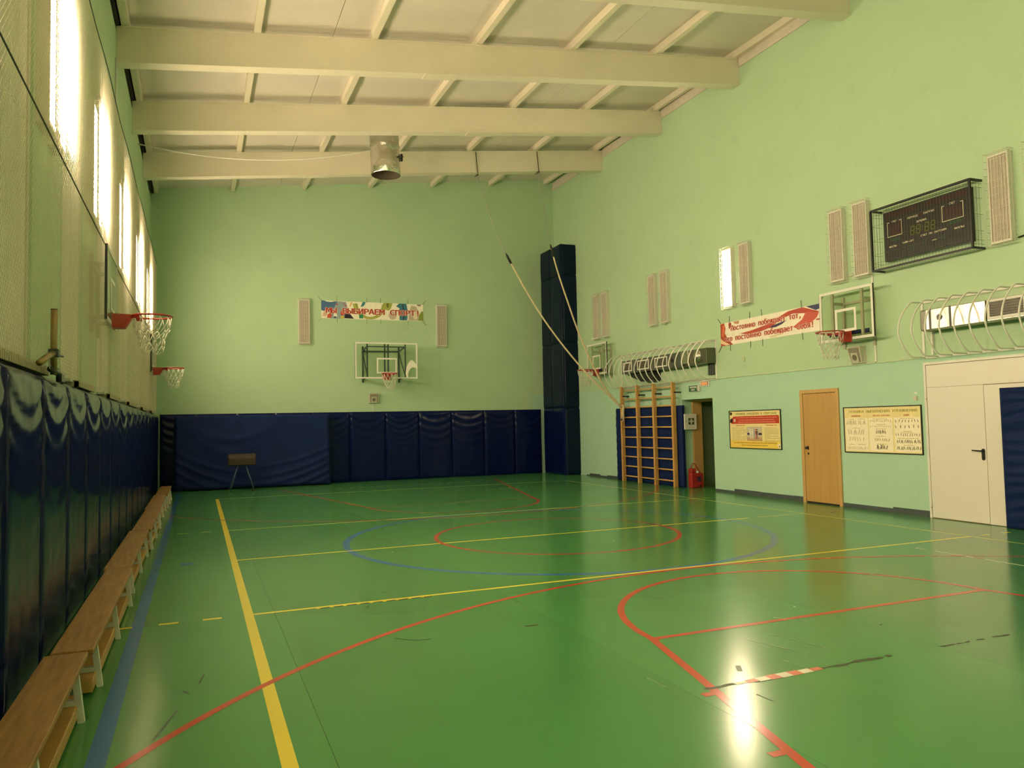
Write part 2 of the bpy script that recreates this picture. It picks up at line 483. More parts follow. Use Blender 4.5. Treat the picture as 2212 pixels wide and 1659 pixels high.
# white tape line at the right
tp = [(7.64, -3.29 - 0.14 * i) for i in range(14)]
for i in range(13):
    if i in (1,): continue
    ribbon('tape_strip', [(7.655 + random.uniform(-.008, .008), -3.29 - 0.125 * i), (7.66 + random.uniform(-.008, .008), -3.41 - 0.125 * i)], 0.035, 0.0007, TAPEW if i not in (6,) else TAPER)
# peeled red and white tape with glue residue
x = 2.40
while x < 5.05:
    l = random.uniform(0.04, 0.16)
    if not (2.62 < x < 3.22) and (x < 3.75 or random.random() < 0.55):
        pts = [(x, -6.225 + random.uniform(-.012, .012)), (x + l / 2, -6.225 + random.uniform(-.012, .012)), (x + l, -6.23 + random.uniform(-.012, .012))]
        ribbon('glue_residue', pts, random.uniform(0.014, 0.045) if x < 4.2 else 0.02, 0.0013, GLUE)
    x += l + (0.01 if x < 3.75 else random.uniform(0.02, 0.12))
x = 2.62
for i in range(8):
    wd = 0.035 + 0.014 * min(i, 3) - 0.012 * max(0, i - 5)
    ribbon('tape_strip', [(x, -6.225), (x + 0.085, -6.222)], wd, 0.0014, TAPER if i % 2 else TAPEW)
    x += 0.085
ribbon('glue_residue', [(2.75, -6.255), (3.1, -6.256)], 0.012, 0.0012, GLUE)
# black and yellow tape beside the near attack line
x = 0.60
for i in range(9):
    ribbon('black_chevron', [(x, -3.043), (x + 0.03, -3.046), (x + 0.075, -3.036)], 0.030, 0.0008, GLUE)
    MB().poly([(x - 0.04, -3.024, .0007), (x - 0.02, -3.066, .0007), (x + 0.055, -3.03, .0007), (x + 0.07, -3.02, .0007)][::1]).build('yellow_chevron', YEL, fl)
    x += 0.12
# scuffs and scratches
def scuff(pts, wdt, m=SCUFF):
    ribbon('scuff_mark', pts, wdt, 0.0011, m)
scuff([(-0.60, 0.02), (-0.55, 0.03), (-0.47, 0.02)], 0.16, BLUE)
scuff([(0.98, -4.30), (1.10, -4.42), (1.22, -4.44)], 0.012)
for dx in (0, .02, .05): scuff([(1.98 + dx, -4.43 - dx * .3), (2.06 + dx, -4.43)], 0.014, mat('brown_scuff', (0.13, 0.10, 0.04), 0.4))
scuff([(5.93, -4.19), (6.0, -4.21)], 0.03, GLUE)
scuff([(9.50, -0.10), (9.60, -0.12)], 0.06, GLUE)
scuff([(2.80, -6.05), (2.86, -5.95)], 0.035)
scuff([(2.62, -6.42), (2.63, -6.55)], 0.010)
for a in ((3.3, -5.5, 3.45, -5.95), (3.55, -5.45, 3.66, -5.9), (3.2, -6.0, 3.22, -6.2), (3.9, -5.1, 4.05, -5.3), (2.2, -5.9, 2.21, -6.1)):
    scuff([(a[0], a[1]), (a[2], a[3])], 0.012, SCUFFL)
for k in range(16):
    px, py = random.uniform(0.4, 6), random.uniform(-7, 1)
    a = random.uniform(0, PI); l = random.uniform(.03, .12)
    scuff([(px, py), (px + l * math.cos(a), py + l * math.sin(a))], random.uniform(.006, .014), random.choice((SCUFF, SCUFFL)))
for a in ((-0.62, -5.6, -0.52, -5.2), (-0.40, -4.75, -0.37, -4.55), (-0.50, -4.85, -0.46, -4.92)):
    scuff([(a[0], a[1]), (a[2], a[3])], 0.014)

# ---- left wall with window bays
wl = MB()
wl.box(XL - 0.30, XL, YF - .3, YB + .3, -0.25, 2.12)
wl.box(XL - 0.30, XL, YF - .3, YB + .3, 5.95, 7.80)
LC = [-12.1, -9.2, -6.12, -2.95, -0.22, 2.75, 6.0, 9.2]          # lamp pilasters
edges = []
prev = YF - .3
for c in LC:
    edges.append((prev, c - 0.46)); prev = c + 0.90
edges.append((prev, YB + .3))
for c in LC:
    wl.box(XL - 0.30, XL, c - 0.46, c + 0.90, 2.12, 5.95)
wl.box(XL - 0.30, XL, 11.75, YB + .3, 2.12, 5.95)
wall_left = struct(wl.build('wall_left', WALL))
k = 0
for a, b in edges[:-1] + [(10.1, 11.75)]:
    if b - a < 0.4: continue
    k += 1
    win = struct(empty('window_%d' % k, (XL, (a + b) / 2, 2.12), RZ_L))
    hw = (b - a) / 2; H = 3.83
    fr = MB()
    fr.box(-hw, -hw + .07, 0.02, 0.12, 0, H).box(hw - .07, hw, 0.02, 0.12, 0, H).box(-hw, hw, 0.02, 0.12, 0, .07).box(-hw, hw, 0.02, 0.12, H - .07, H)
    fr.box(-.035, .035, 0.03, 0.11, .07, H - .07).box(-hw, hw, 0.03, 0.11, 1.85, 1.91)
    fr.build('window_frame', WFRAME, win)
    bl = MB()
    n = 40; vs = []; fs = []
    for i in range(n + 1):
        x = -hw + .07 + (2 * hw - .14) * i / n
        yy = 0.03 + 0.012 * math.sin(i * 1.9) + 0.008 * math.sin(i * 0.7)
        vs += [(x, yy, 0.05), (x, yy, H - .05)]
    for i in range(n): fs.append((2 * i, 2 * i + 2, 2 * i + 3, 2 * i + 1))
    bl.add(vs, fs, 0, True); bl.build('window_curtain', BLIND, win)
    MB().box(-hw + .05, hw - .05, 0.07, 0.08, 0.05, H - .05).build('window_pane', ACRY, win)
    MB().cbox(-hw - .03, hw + .03, -0.09, 0.04, -0.035, 0.0, .006).build('window_sill', WFRAME, win)
    MB().box(-hw - .05, hw + .05, 0.2, 0.28, -0.1, H + .1).build('outer_shutter', mat('shutter_grey', (.2, .2, .18), .8), win)

# ---- back and front walls
bw = MB().box(XL - .3, 11.6, YB, YB + .3, -0.25, 9.9)
struct(bw.build('wall_back', WALL))
struct(MB().box(XL - .3, 11.6, YF - .3, YF, -0.25, 9.9).build('wall_front', WALL))

# ---- right wall with niche
rw_ = struct(empty('wall_right', RW0, RZ_R))
NT0, NT1, NZ = 4.14, 5.36, 2.09
wr = MB()
X = lambda t: -t
wr.box(X(13.0), X(NT1), 0, 0.5, -0.25, 10.2)
wr.box(X(NT0), X(-13.0), 0, 0.5, -0.25, 10.2)
wr.box(X(NT1), X(NT0), 0, 0.5, NZ, 10.2)
wr.build('wall_surface', WALL, rw_)
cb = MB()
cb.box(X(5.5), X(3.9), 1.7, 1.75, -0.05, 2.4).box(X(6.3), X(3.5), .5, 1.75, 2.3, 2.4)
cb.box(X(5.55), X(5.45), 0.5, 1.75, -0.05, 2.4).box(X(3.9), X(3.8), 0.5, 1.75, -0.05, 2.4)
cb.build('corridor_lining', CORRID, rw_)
d1 = struct(empty('door_1', RP(4.75, -0.27, 0), RZ_R))
hw = (NT1 - NT0) / 2
MB().cbox(-hw + 0.001, -hw + .05, 0.0, 0.26, 0, 2.04, .004).build('door_jamb', WOODF, d1)
MB().cbox(hw - .05, hw - .001, 0.0, 0.26, 0, 2.04, .004).build('door_jamb', WOODF, d1)
MB().cbox(-hw + 0.001, hw - .001, 0.0, 0.26, 2.04, 2.088, .004).build('door_head', WOODF, d1)
MB().cbox(hw - .12, hw - .055, 0.24, 1.0, 0.01, 2.02, .004).build('open_door_leaf', WOODD, d1)
bb = MB().box(X(5.44), X(3.92), 1.66, 1.699, 0, .09)
bb.build('corridor_skirting', SKIRT, rw_)

# ---- skirting along the right wall (uneven painted strips)
def skirt(n, segs):
    o = struct(empty('baseboard_right' if n == 0 else 'trim_%d' % n, RP(0, 0, 0), RZ_R))
    for t0, t1, h in segs:
        MB().box(X(t0), X(t1), -0.012, -0.0005, 0.0, h).build('skirting_strip', SKIRT, o)
skirt(0, [(10.5, 10.3, .03), (10.3, 9.65, .075), (9.65, 9.2, .045), (9.2, 8.5, .075), (4.13, 3.45, .055), (3.45, 2.6, .10), (2.6, 1.6, .095), (1.6, 1.37, .10), (0.37, -0.7, .075), (-0.7, -1.40, .10)])

# ---- ceiling deck, purlins, beams
ce = struct(empty('ceiling', (4.3, 0, 8.1)))
def roofbox(mb, x0, x1, y0, y1, d0, d1, m=0):
    """box following the roof slope, d = height above the beam tops"""
    vs = []
    for d in (d0, d1):
        for (x, y) in ((x0, y0), (x1, y0), (x1, y1), (x0, y1)):
            vs.append((x - 4.3, y, roof(x, y) + d - 8.1))
    return mb.add(vs, [(3, 2, 1, 0), (4, 5, 6, 7), (0, 1, 5, 4), (1, 2, 6, 5), (2, 3, 7, 6), (3, 0, 4, 7)], m)
for a, b in ((-1.9, 1.765), (1.775, 7.195), (7.205, 11.2)):
    roofbox(MB(), a, b, YF - .3, YB + .3, 0.15, 0.30).build('ceiling_panel', CEIL, ce)
roofbox(MB(), -1.9, 11.2, YF - .3, YB + .3, 0.30, 0.34).build('roof_deck', DARKGAP, ce)
for i in range(7):
    x = -1.45 + 1.945 * i
    mb = MB()
    roofbox(mb, x - .055, x + .055, YF, YB - .02 if i not in (0,) else YB - .05, 0.0, 0.148)
    mb.build('purlin', BEAMM, ce)
roofbox(MB(), -1.579, -1.535, YF, YB - 0.05, -0.005, 0.14).build('eaves_shade_strip', DARKGAP, ce)  # solid dark strip, coloured as the shadow in the slot between wall and purlin
BY = [9.08, 5.95, 2.90, -0.17, -3.2, -6.2, -9.2]
PLATE = {9.08: 2.35, 5.95: 5.53, 2.90: 3.67}
blabels = ['farthest cream roof beam, where both ropes hang', 'cream roof beam second from the back wall', 'cream roof beam third from the back wall, nearest one seen whole', 'cream roof beam cut off by the top right corner of the picture']
for bi, y in enumerate(BY):
    if bi > 3: break
    lab = blabels[bi]
    b = thing('roof_beam', lab, 'beam', (4.3, y, roof(4.3, y)))
    def sb(mb, x0, x1, ya, yb, da, db):
        vs = []
        for d in (da, db):
            for (xx, yy) in ((x0, ya), (x1, ya), (x1, yb), (x0, yb)):
                vs.append((xx - 4.3, yy, roof(xx, y) - roof(4.3, y) + d))
        return mb.add(vs, [(3, 2, 1, 0), (4, 5, 6, 7), (0, 1, 5, 4), (1, 2, 6, 5), (2, 3, 7, 6), (3, 0, 4, 7)])
    xr = 10.27 + .0185 * y
    sb(MB(), XL + .001, xr - .001, -.095, .095, -.555, -.022).build('beam_web', BEAMM, b)
    sb(MB(), XL + .001, xr - .001, -.115, .115, -.022, -.001).build('top_flange', BEAMM, b)
    sb(MB(), XL + .001, xr - .001, -.115, .115, -.58, -.555).build('bottom_flange', BEAMM, b)
    if y in PLATE:
        px = PLATE[y] - 4.3
        zc = 0.1221 * px - 0.285
        MB().prism([(px + .29 * math.cos(PI / 8 + k * PI / 4), zc + 0.1221 * .29 * math.cos(PI / 8 + k * PI / 4) + .235 * math.sin(PI / 8 + k * PI / 4)) for k in range(8)], -.1005, -.094).build('splice_plate', BEAMM, b)
        sb(MB(), PLATE[y] - .32, PLATE[y] + .32, -.125, .125, -.592, -.58).build('flange_plate', BEAMM, b)
# trims on the right wall under the roof, between the beams
n = 1
for ya, yb in ((-12.4, -0.30), (-0.04, 2.78), (3.03, 5.83), (6.08, 8.95), (9.2, 12.46)):
    o = struct(empty('trim_%d' % n, (0, 0, 0))); n += 1
    vs = []
    for d in (-0.20, 0.03):
        for nn_ in (0.0005, 0.028):
            for yy in (ya, yb):
                q = RP(yy, nn_, 0)
                vs.append((q.x, q.y, roof(10.35, yy) + d))
    MB().add(vs, [(0, 1, 3, 2), (6, 7, 5, 4), (0, 4, 5, 1), (2, 3, 7, 6), (0, 2, 6, 4), (1, 5, 7, 3)]).build('trim_board', mat('pinkish_white_trim', (.66, .60, .52), .5), o)

# ================================================================== WALL LAMPS
def make_lamp(lit):
    root = thing('wall_lamp', '', 'lamp', (0, 0, -50))
    hw, h = 0.155, 1.28
    fr = MB()
    fr.box(-hw, hw, -.02, -.001, 0, h)
    fr.box(-hw, -hw + .022, -.10, -.02, 0, h).box(hw - .022, hw, -.10, -.02, 0, h)
    fr.box(-hw + .022, hw - .022, -.10, -.02, 0, .03).box(-hw + .022, hw - .022, -.10, -.02, h - .03, h)
    fr.build('housing', LAMPW, root)
    MB().box(-hw + .024, hw - .024, -.088, -.03, .032, h - .032).build('diffuser', LAMP_ON if lit else LAMPOFF, root)
    if not lit:
        lv = MB()
        for i in range(5):
            x = -.10 + .05 * i
            lv.box(x - .004, x + .004, -.097, -.089, .032, h - .032)
        lv.build('louver', LAMPW, root)
    g = MB(); gw = .178; gd = -.145; z0, z1 = -.03, h + .03; r = .0026
    for i in range(14):
        z = z0 + (z1 - z0) * i / 13
        g.tube([(-gw, -.002, z), (-gw, gd, z), (gw, gd, z), (gw, -.002, z)], r, 4, smooth=False)
    for i in range(7):
        x = -gw + 2 * gw * i / 6
        g.tube([(x, -.002, z0), (x, gd, z0), (x, gd, z1), (x, -.002, z1)], r, 4, smooth=False)
    for zz in (z0, z1):
        g.tube([(-gw, -.05, zz), (gw, -.05, zz)], r, 4, smooth=False).tube([(-gw, -.10, zz), (gw, -.10, zz)], r, 4, smooth=False)
    for xx in (-gw, gw):
        g.tube([(xx, -.07, z0), (xx, -.07, z1)], r, 4, smooth=False)
    g.build('wire_guard', WIREW, root)
    return root
LZ = 4.03
lampA = make_lamp(True); lampB = make_lamp(False)
usedA = [False]; usedB = [False]
def place_lamp(lit, loc, rz, label, group):
    proto, used = (lampA, usedA) if lit else (lampB, usedB)
    if not used[0]:
        used[0] = True
        proto.location = loc; proto.rotation_euler = (0, 0, rz); proto['label'] = label; proto['group'] = group
        return proto
    return dup(proto, loc, rz, label, group)
ORD = ['first', 'second', 'third', 'fourth', 'fifth', 'sixth', 'seventh', 'eighth', 'ninth', 'tenth', 'eleventh', 'twelfth', 'thirteenth', 'fourteenth', 'fifteenth', 'sixteenth', 'seventeenth', 'eighteenth', 'nineteenth', 'twentieth', 'twenty-first', 'twenty-second', 'twenty-third']
for i, c in enumerate(LC):
    for j, d in enumerate((-.25, .25)):
        if i >= 3:
            nm = ['nearest whole', 'second whole', 'third whole', 'fourth whole', 'farthest'][i - 3]
            lab = 'glowing left wall lamp behind the net, %s one of the %s pair' % (('nearer', 'farther')[j], nm)
        else:
            lab = 'added glowing left wall lamp beyond the picture edge, %s from the rear wall' % ORD[i * 2 + j]  # out-of-view lamps added to carry the row on and light the room
        place_lamp(True, (XL, c + d, LZ), RZ_L, lab, 'glowing lamps along the left wall')
RT = [(9.52, 8.975, 'far pair, above the far right-wall backboard'), (6.43, 5.87, 'pair above the far caged heater'), (3.335, 2.77, None), (.205, -.345, 'pair left of the scoreboard'), (-2.86, -3.42, 'pair right of the scoreboard')]
for a, b, nm in RT:
    for j, t in enumerate((a, b)):
        if nm is None:
            lab = 'the only glowing white lamp on the right wall' if j == 0 else 'unlit caged lamp right beside the glowing lamp on the right wall'
        else:
            lab = 'unlit caged wall lamp, %s one of the %s' % (('left', 'right')[j], nm)
        place_lamp(nm is None and j == 0, RP(t, 0, LZ), RZ_R, lab, 'caged lamps along the right wall')
for x, lab in ((2.42, 'unlit caged lamp on the back wall, left of the sport banner'), (6.55, 'unlit caged lamp on the back wall, right of the sport banner')):
    place_lamp(False, (x, YB, LZ), 0, lab, 'caged lamps on the back wall')
# thin link conduits between lamp pairs on the right wall
for a, b, nm in RT[:4]:
    o = struct(empty('trim_%d' % (10 + RT.index((a, b, nm))), RP((a + b) / 2, 0, LZ + .06), RZ_R))
    MB().tube([(-(a - b) / 2 + .19, -.02, 0), ((a - b) / 2 - .19, -.02, 0)], .012, 8).build('conduit_link', WIREW, o)

# ================================================================== NET OVER THE LEFT WALL
net = thing('protective_net', 'fine pale mesh net stretched over the whole left wall above the pads', 'net', (XL, 0, 2.05), RZ_L)
# local X = world y, local Y = -(x - XL), so the net hangs at local y = -0.165
NY = -0.165
mb = MB(); p = 0.058; x0, x1, z0, z1 = YF + .1, 11.72, 0.03, 3.88
def topz(x):
    return 3.90 + 0.03 * math.cos((x - 0.1) * 2 * PI / 3.05)
def seg(xa, za, xb, zb):
    d = Vector((xb - xa, 0, zb - za)).normalized(); a = Vector((-d.z, 0, d.x)) * .0011; b = Vector((0, .0011, 0))
    P = Vector((xa, NY, za)); Q = Vector((xb, NY, zb)); vs = []
    for c in (P, Q):
        vs += [c - a - b, c + a - b, c + a + b, c - a + b]
    mb.add(vs, [(0, 1, 5, 4), (1, 2, 6, 5), (2, 3, 7, 6), (3, 0, 4, 7)])
H = z1 - z0
c = x0 - H
while c < x1:
    xa, za, xb, zb = c, z0, c + H, z1
    if xa < x0: za += x0 - xa; xa = x0
    if xb > x1: zb -= xb - x1; xb = x1
    if xb - xa > .02: seg(xa, za, xb, zb)
    xa, za, xb, zb = c, z1, c + H, z0
    if xa < x0: za -= x0 - xa; xa = x0
    if xb > x1: zb += xb - x1; xb = x1
    if xb - xa > .02: seg(xa, za, xb, zb)
    c += p
stuff(mb.build('mesh', NETM, net))
MB().tube([(x0 + (x1 - x0) * i / 60, NY - .004, topz(x0 + (x1 - x0) * i / 60)) for i in range(61)], .006, 6).build('top_rope', SKIRT, net)['label'] = 'dark top rope'
MB().tube([(x0 + (x1 - x0) * i / 60, NY - .006, 1.80 - 0.06 * math.sin((x0 + (x1 - x0) * i / 60 + 12) / 24 * PI)) for i in range(61)], .006, 6).build('middle_rope', BLACK, net)['label'] = 'black rope across the middle of the net'
for x in (-9.3, -6.2, -3.22, -.55, 2.1, 5.0, 8.2):
    m2 = MB()
    for k in range(38):
        z = z0 + k * .097
        m2.tube([(x - .012, NY - .003, z), (x + .012, NY - .006, z + .05), (x - .012, NY - .003, z + .097)], .0035, 4)
    m2.build('seam_lacing', CORD, net)

# ================================================================== RADIATORS BEHIND THE PADS
rad_spots = [(a, b) for a, b in edges[1:-1]] + [(10.1, 11.7)]
for i, (a, b) in enumerate(rad_spots):
    cyy = (a + b) / 2; hw = min(.85, (b - a) / 2 - .08)
    lab = 'cream finned radiator peeping over the left pads, %s from the camera' % ORD[i]
    r = thing('radiator', lab, 'radiator', (XL, cyy, 2.045), RZ_L, 'radiators along the left wall')
    b2 = MB(); 
    b2.box(-hw, hw, -.135, -.1, 0, .05).box(-hw, -hw + .03, -.135, -.02, 0, .06).box(hw - .03, hw, -.135, -.02, 0, .06)
    b2.build('header_pipe', RADI, r)
    f = MB(); nF = int(hw * 2 / .045)
    for k in range(nF):
        x = -hw + .03 + k * .045
        f.box(x, x + .022, -.14, -.03, 0.0, .062)
    stuff(f.build('fins', RADI, r))

# ================================================================== WALL PADS
def pad(w, h, t, disp, nu=26, nv=44, m=NAVYV):
    """padded panel: back at y=0, front around y=-t, centred on x, z from 0 to h; disp(u,v) outward extra"""
    mb = MB(); vs = []; fs = []
    for j in range(nv + 1):
        v = j / nv
        for i in range(nu + 1):
            u = i / nu
            e = min(u, 1 - u) * w; ez = min(v, 1 - v) * h
            rr = (1 - math.exp(-e / .022)) * (1 - math.exp(-ez / .022))
            y = -t * (0.62 + .38 * rr) - disp(u, 1 - v) * rr
            vs.append((-w / 2 + w * u, y, h * v))
    N = nu + 1
    for j in range(nv):
        for i in range(nu):
            a = j * N + i
            fs.append((a, a + 1, a + N + 1, a + N))
    mb.add(vs, fs, 0, True)
    ring = [i for i in range(N)] + [j * N + nu for j in range(1, nv + 1)] + [nv * N + i for i in range(nu - 1, -1, -1)] + [j * N for j in range(nv - 1, 0, -1)]
    vs2 = []
    for k in ring:
        vs2.append(vs[k]); vs2.append((vs[k][0], 0.0, vs[k][2]))
    nr = len(ring)
    mb.add(vs2, [(2 * k, 2 * k + 1, 2 * ((k + 1) % nr) + 1, 2 * ((k + 1) % nr)) for k in range(nr)], 0)
    mb.poly([(w / 2, 0, 0), (-w / 2, 0, 0), (-w / 2, 0, h), (w / 2, 0, h)])
    return mb
def swag(seed, amp=0.012, n=3.0, depth=.9):
    rnd = random.Random(seed)
    s = rnd.uniform(.30, .50); ph = rnd.uniform(0, 6); lam = rnd.uniform(.17, .24); asym = rnd.uniform(-.18, .18); a2 = rnd.uniform(.6, 1.2)
    def f(u, d):
        # d = 0 at the top edge, 1 at the bottom
        x = min(1, max(0, u + asym * u * (1 - u)))
        sag = s * 4 * x * (1 - x)
        q = d * 2.03 - sag * .55
        k = math.exp(-max(0, d - .05) * 4.2) * (1 - math.exp(-d * 25))
        y = amp * a2 * k * math.sin(q / lam * 2 * PI + ph)
        y += .008 * math.exp(-((d - .32) / .28) ** 2) * 4 * x * (1 - x)
        dn = noise.noise((u * 1.6 + seed * 3.1, d * 2.2, seed * 1.7))
        return y + .006 * dn + .003 * noise.noise((u * 7 + seed, d * 1.5, 2.0))
    return f
padv = 0
def wall_pad(w, h, t, loc, rz, label, group, m=NAVYV, f=None, name='wall_pad'):
    global padv
    padv += 1
    o = pad(w - .006, h, t, f or swag(padv), m=m).build(name, m)
    o.location = loc; o.rotation_euler = (0, 0, rz)
    tag(o, label, 'pad', group)
    return o
k = 0
y = -8.45
seq = []
while y < 12.2:
    y1 = min(y + 1.1, 12.26)
    seq.append((y, y1)); y = y1
for i, (a, b) in enumerate(seq):
    if b - a < .3: continue
    lab = 'glossy navy wall pad behind the benches, %s of the left row from the picture edge' % ORD[i - 2] if i > 1 else 'glossy navy left wall pad beyond the picture edge, %s one' % ('farther from the benches', 'nearer')[i]
    wall_pad(b - a, 2.03, .195, (XL - .0005, (a + b) / 2, 0), RZ_L, lab, 'navy pads along the left wall')
bx = [-1.36, -.47, .57, 1.61, 2.65, 3.69, 4.755, 5.785, 6.83, 7.89, 8.93, 9.86]
for i, (a, b) in enumerate(zip(bx[:-1], bx[1:])):
    where = 'x' if 1 <= i <= 3 else ('in the dark corner left of the big blue mat' if i == 0 else ('partly covered by the right end of the big mat' if i == 4 else '%s to the right of the big mat' % ORD[i - 5]))
    if 1 <= i <= 3: where = '%s of those behind the big blue mat' % ORD[i - 1]
    wall_pad(b - a, 2.045, .10, ((a + b) / 2, YB + .0005, 0), 0, 'navy vinyl back wall pad, %s' % where, 'navy pads along the back wall', f=swag(100 + i, .016))
# column in the back right corner, wrapped in pads
colc = struct(MB().box(10.02, 10.52, 10.99, YB - .001, 0, 7.10).build('trim_20', mat('column_plaster', (.3, .3, .25), .8)))
tiers = [(0, 2.05), (2.055, 4.065), (4.07, 6.18), (6.185, 7.13)]
names = ['bottom', 'second', 'third', 'top']
def soft(seed, a=.006):
    return lambda u, d: a * noise.noise((u * 2 + seed, d * 2.5, seed)) + .004 * math.sin(3 * d + u * 2) * (1 - u)
for i, (z0, z1) in enumerate(tiers):
    mcol = NAVYV if i == 0 else NAVYC
    o = wall_pad(.62, z1 - z0, .085, (10.30, 10.985, z0), 0, 'dark blue column pad facing the room, %s tier of the corner column' % names[i], 'pads around the corner column', m=NAVYC, f=soft(i + .3), name='column_pad')
    for j, (ya, yb) in enumerate(((10.92, 11.66), (11.67, 12.41))):
        wall_pad(yb - ya, z1 - z0, .085, (10.015, (ya + yb) / 2, z0), -PI / 2, 'dark blue pad on the left face of the corner column, %s tier, %s half' % (names[i], ('front', 'rear')[j]), 'pads around the corner column', m=mcol, f=soft(i + j * 2.2 + 5), name='column_pad')

# ================================================================== BIG MAT AND VAULTING BUCK
def matfold(u, d):
    x = u
    y = 0
    # drape below the middle of the top edge
    cx = abs(x - .36) / .34
    if cx < 1:
        sag = .55 * (1 - cx * cx)
        y += .030 * math.exp(-((d - sag * .62) / .06) ** 2) * (1 - cx) + .020 * math.exp(-((d - sag * .95) / .08) ** 2) * (1 - cx)
    # oblique creases rising to both lower sides
    def cre(xx, base, sl, wd, am):
        return am * math.exp(-((d - (base - sl * xx ** 2.0)) / wd) ** 2) * min(1, xx * 2)
    xr = max(0, (x - .45) / .55)
    for b_, s_, a_ in ((.72, .25, .014), (.86, .28, .016), (.97, .30, .018), (1.08, .30, .018), (1.18, .30, .016), (1.28, .32, .014), (1.4, .34, .010)):
        y += cre(xr, b_, s_, .025, a_)
    xl = max(0, (.55 - x) / .55)
    for b_, s_, a_ in ((.82, .35, .014), (.97, .38, .018), (1.12, .40, .018), (1.25, .40, .014), (1.38, .42, .012)):
        y += cre(xl, b_, s_, .03, a_)
    return 1.7 * y + .006 * noise.noise((u * 5, d * 3, 3.3))
m_ = pad(4.06, 1.99, .22, matfold, 90, 60, NAVYM).build('gym_mat', NAVYM)
m_.location = (1.025, 12.05, 0.0); m_.rotation_euler = (-math.radians(5.2), 0, 0)
tag(m_, 'huge creased blue gym mat leaning on the back wall pads', 'mat')

bk = thing('vaulting_buck', 'small brown leather vaulting buck on splayed blue legs before the big mat', 'vaulting buck', (0.645, 11.15, 0))
sh = []
for i in range(25):
    a = PI * i / 24
    sh.append((0.17 * math.cos(a), 0.83 + .14 * math.sin(a)))
body = MB(); pts = [(.17, .69), *[(p_[0], p_[1]) for p_ in sh], (-.17, .69), (-.13, .665), (.13, .665)]
n = len(pts)
vs = []
for xx, k in ((-.34, .90), (-.32, 1.0), (.32, 1.0), (.34, .90)):
    for a, z in pts: vs.append((xx, a * k, .82 + (z - .82) * k))
fs = []
for s_ in range(3):
    for i in range(n):
        j = (i + 1) % n
        fs.append((s_ * n + i, s_ * n + j, (s_ + 1) * n + j, (s_ + 1) * n + i))
fs.append(tuple(range(n - 1, -1, -1))); fs.append(tuple(3 * n + i for i in range(n)))
body.add(vs, fs); body.build('padded_body', LEATH, bk)
MB().tube([(-.345, 0, .90), (-.352, -.05, .86), (-.345, 0, .82)], .012, 6).build('strap', LEATH, bk)
for sx in (-1, 1):
    for sy in (-1, 1):
        l = MB().tube([(sx * .095, sy * .10, .672), (sx * .30, sy * .19, .012)], .017, 8).build('leg', BLUEST, bk)
        MB().tube([(sx * .296, sy * .188, .03), (sx * .302, sy * .191, 0.0)], .024, 8).build('foot', LEATH, l)

# ================================================================== BENCHES
def make_bench(L):
    b = thing('gym_bench', '', 'bench', (0, 0, -40))
    # local: along Y from 0 to L, front edge at x=0.115 (room side)
    MB().cbox(-.115, .115, 0, L, .278, .312, .006).build('seat_plank', WOOD, b)
    MB().cbox(.0, .100, .10, L - .10, .025, .098, .006).build('balance_beam', WOODB, b)['label'] = 'brown lower balance beam'
    for k in range(3):
        y = .30 + (L - .6) * k / 2
        f = MB()
        f.bar((.085, y, .278), (.118, y, .0), .035, .035).bar((-.085, y, .278), (-.118, y, 0), .035, .035)
        f.box(-.10, .10, y - .018, y + .018, .10, .13)
        f.bar((-.10, y, .265), (.10, y, .265), .035, .026)
        f.build('leg_frame', WHITE, b)
    return b
BX = -1.115
bl_ = ['nearest wooden bench, cut off by the lower left picture corner', 'second pine bench from the camera, with the first whole row of white legs', 'third pine bench from the camera along the left pads', 'fourth pine bench from the camera along the left pads', 'fifth pine bench from the camera, beyond the dashed line', 'farthest pine bench, ending by the big blue mat']
b0 = make_bench(2.98)
for i in range(6):
    loc = (BX + (0.012 if i % 2 else -.012), -7.84 + 3.0 * i + (0.02 if i else 0), 0)
    if i == 0:
        b0.location = loc; b0['label'] = bl_[0]; b0['group'] = 'pine benches along the left wall'
    else:
        o = dup(b0, loc, 0, bl_[i], 'pine benches along the left wall')
        if i == 5: o.scale = (1, .84, 1)

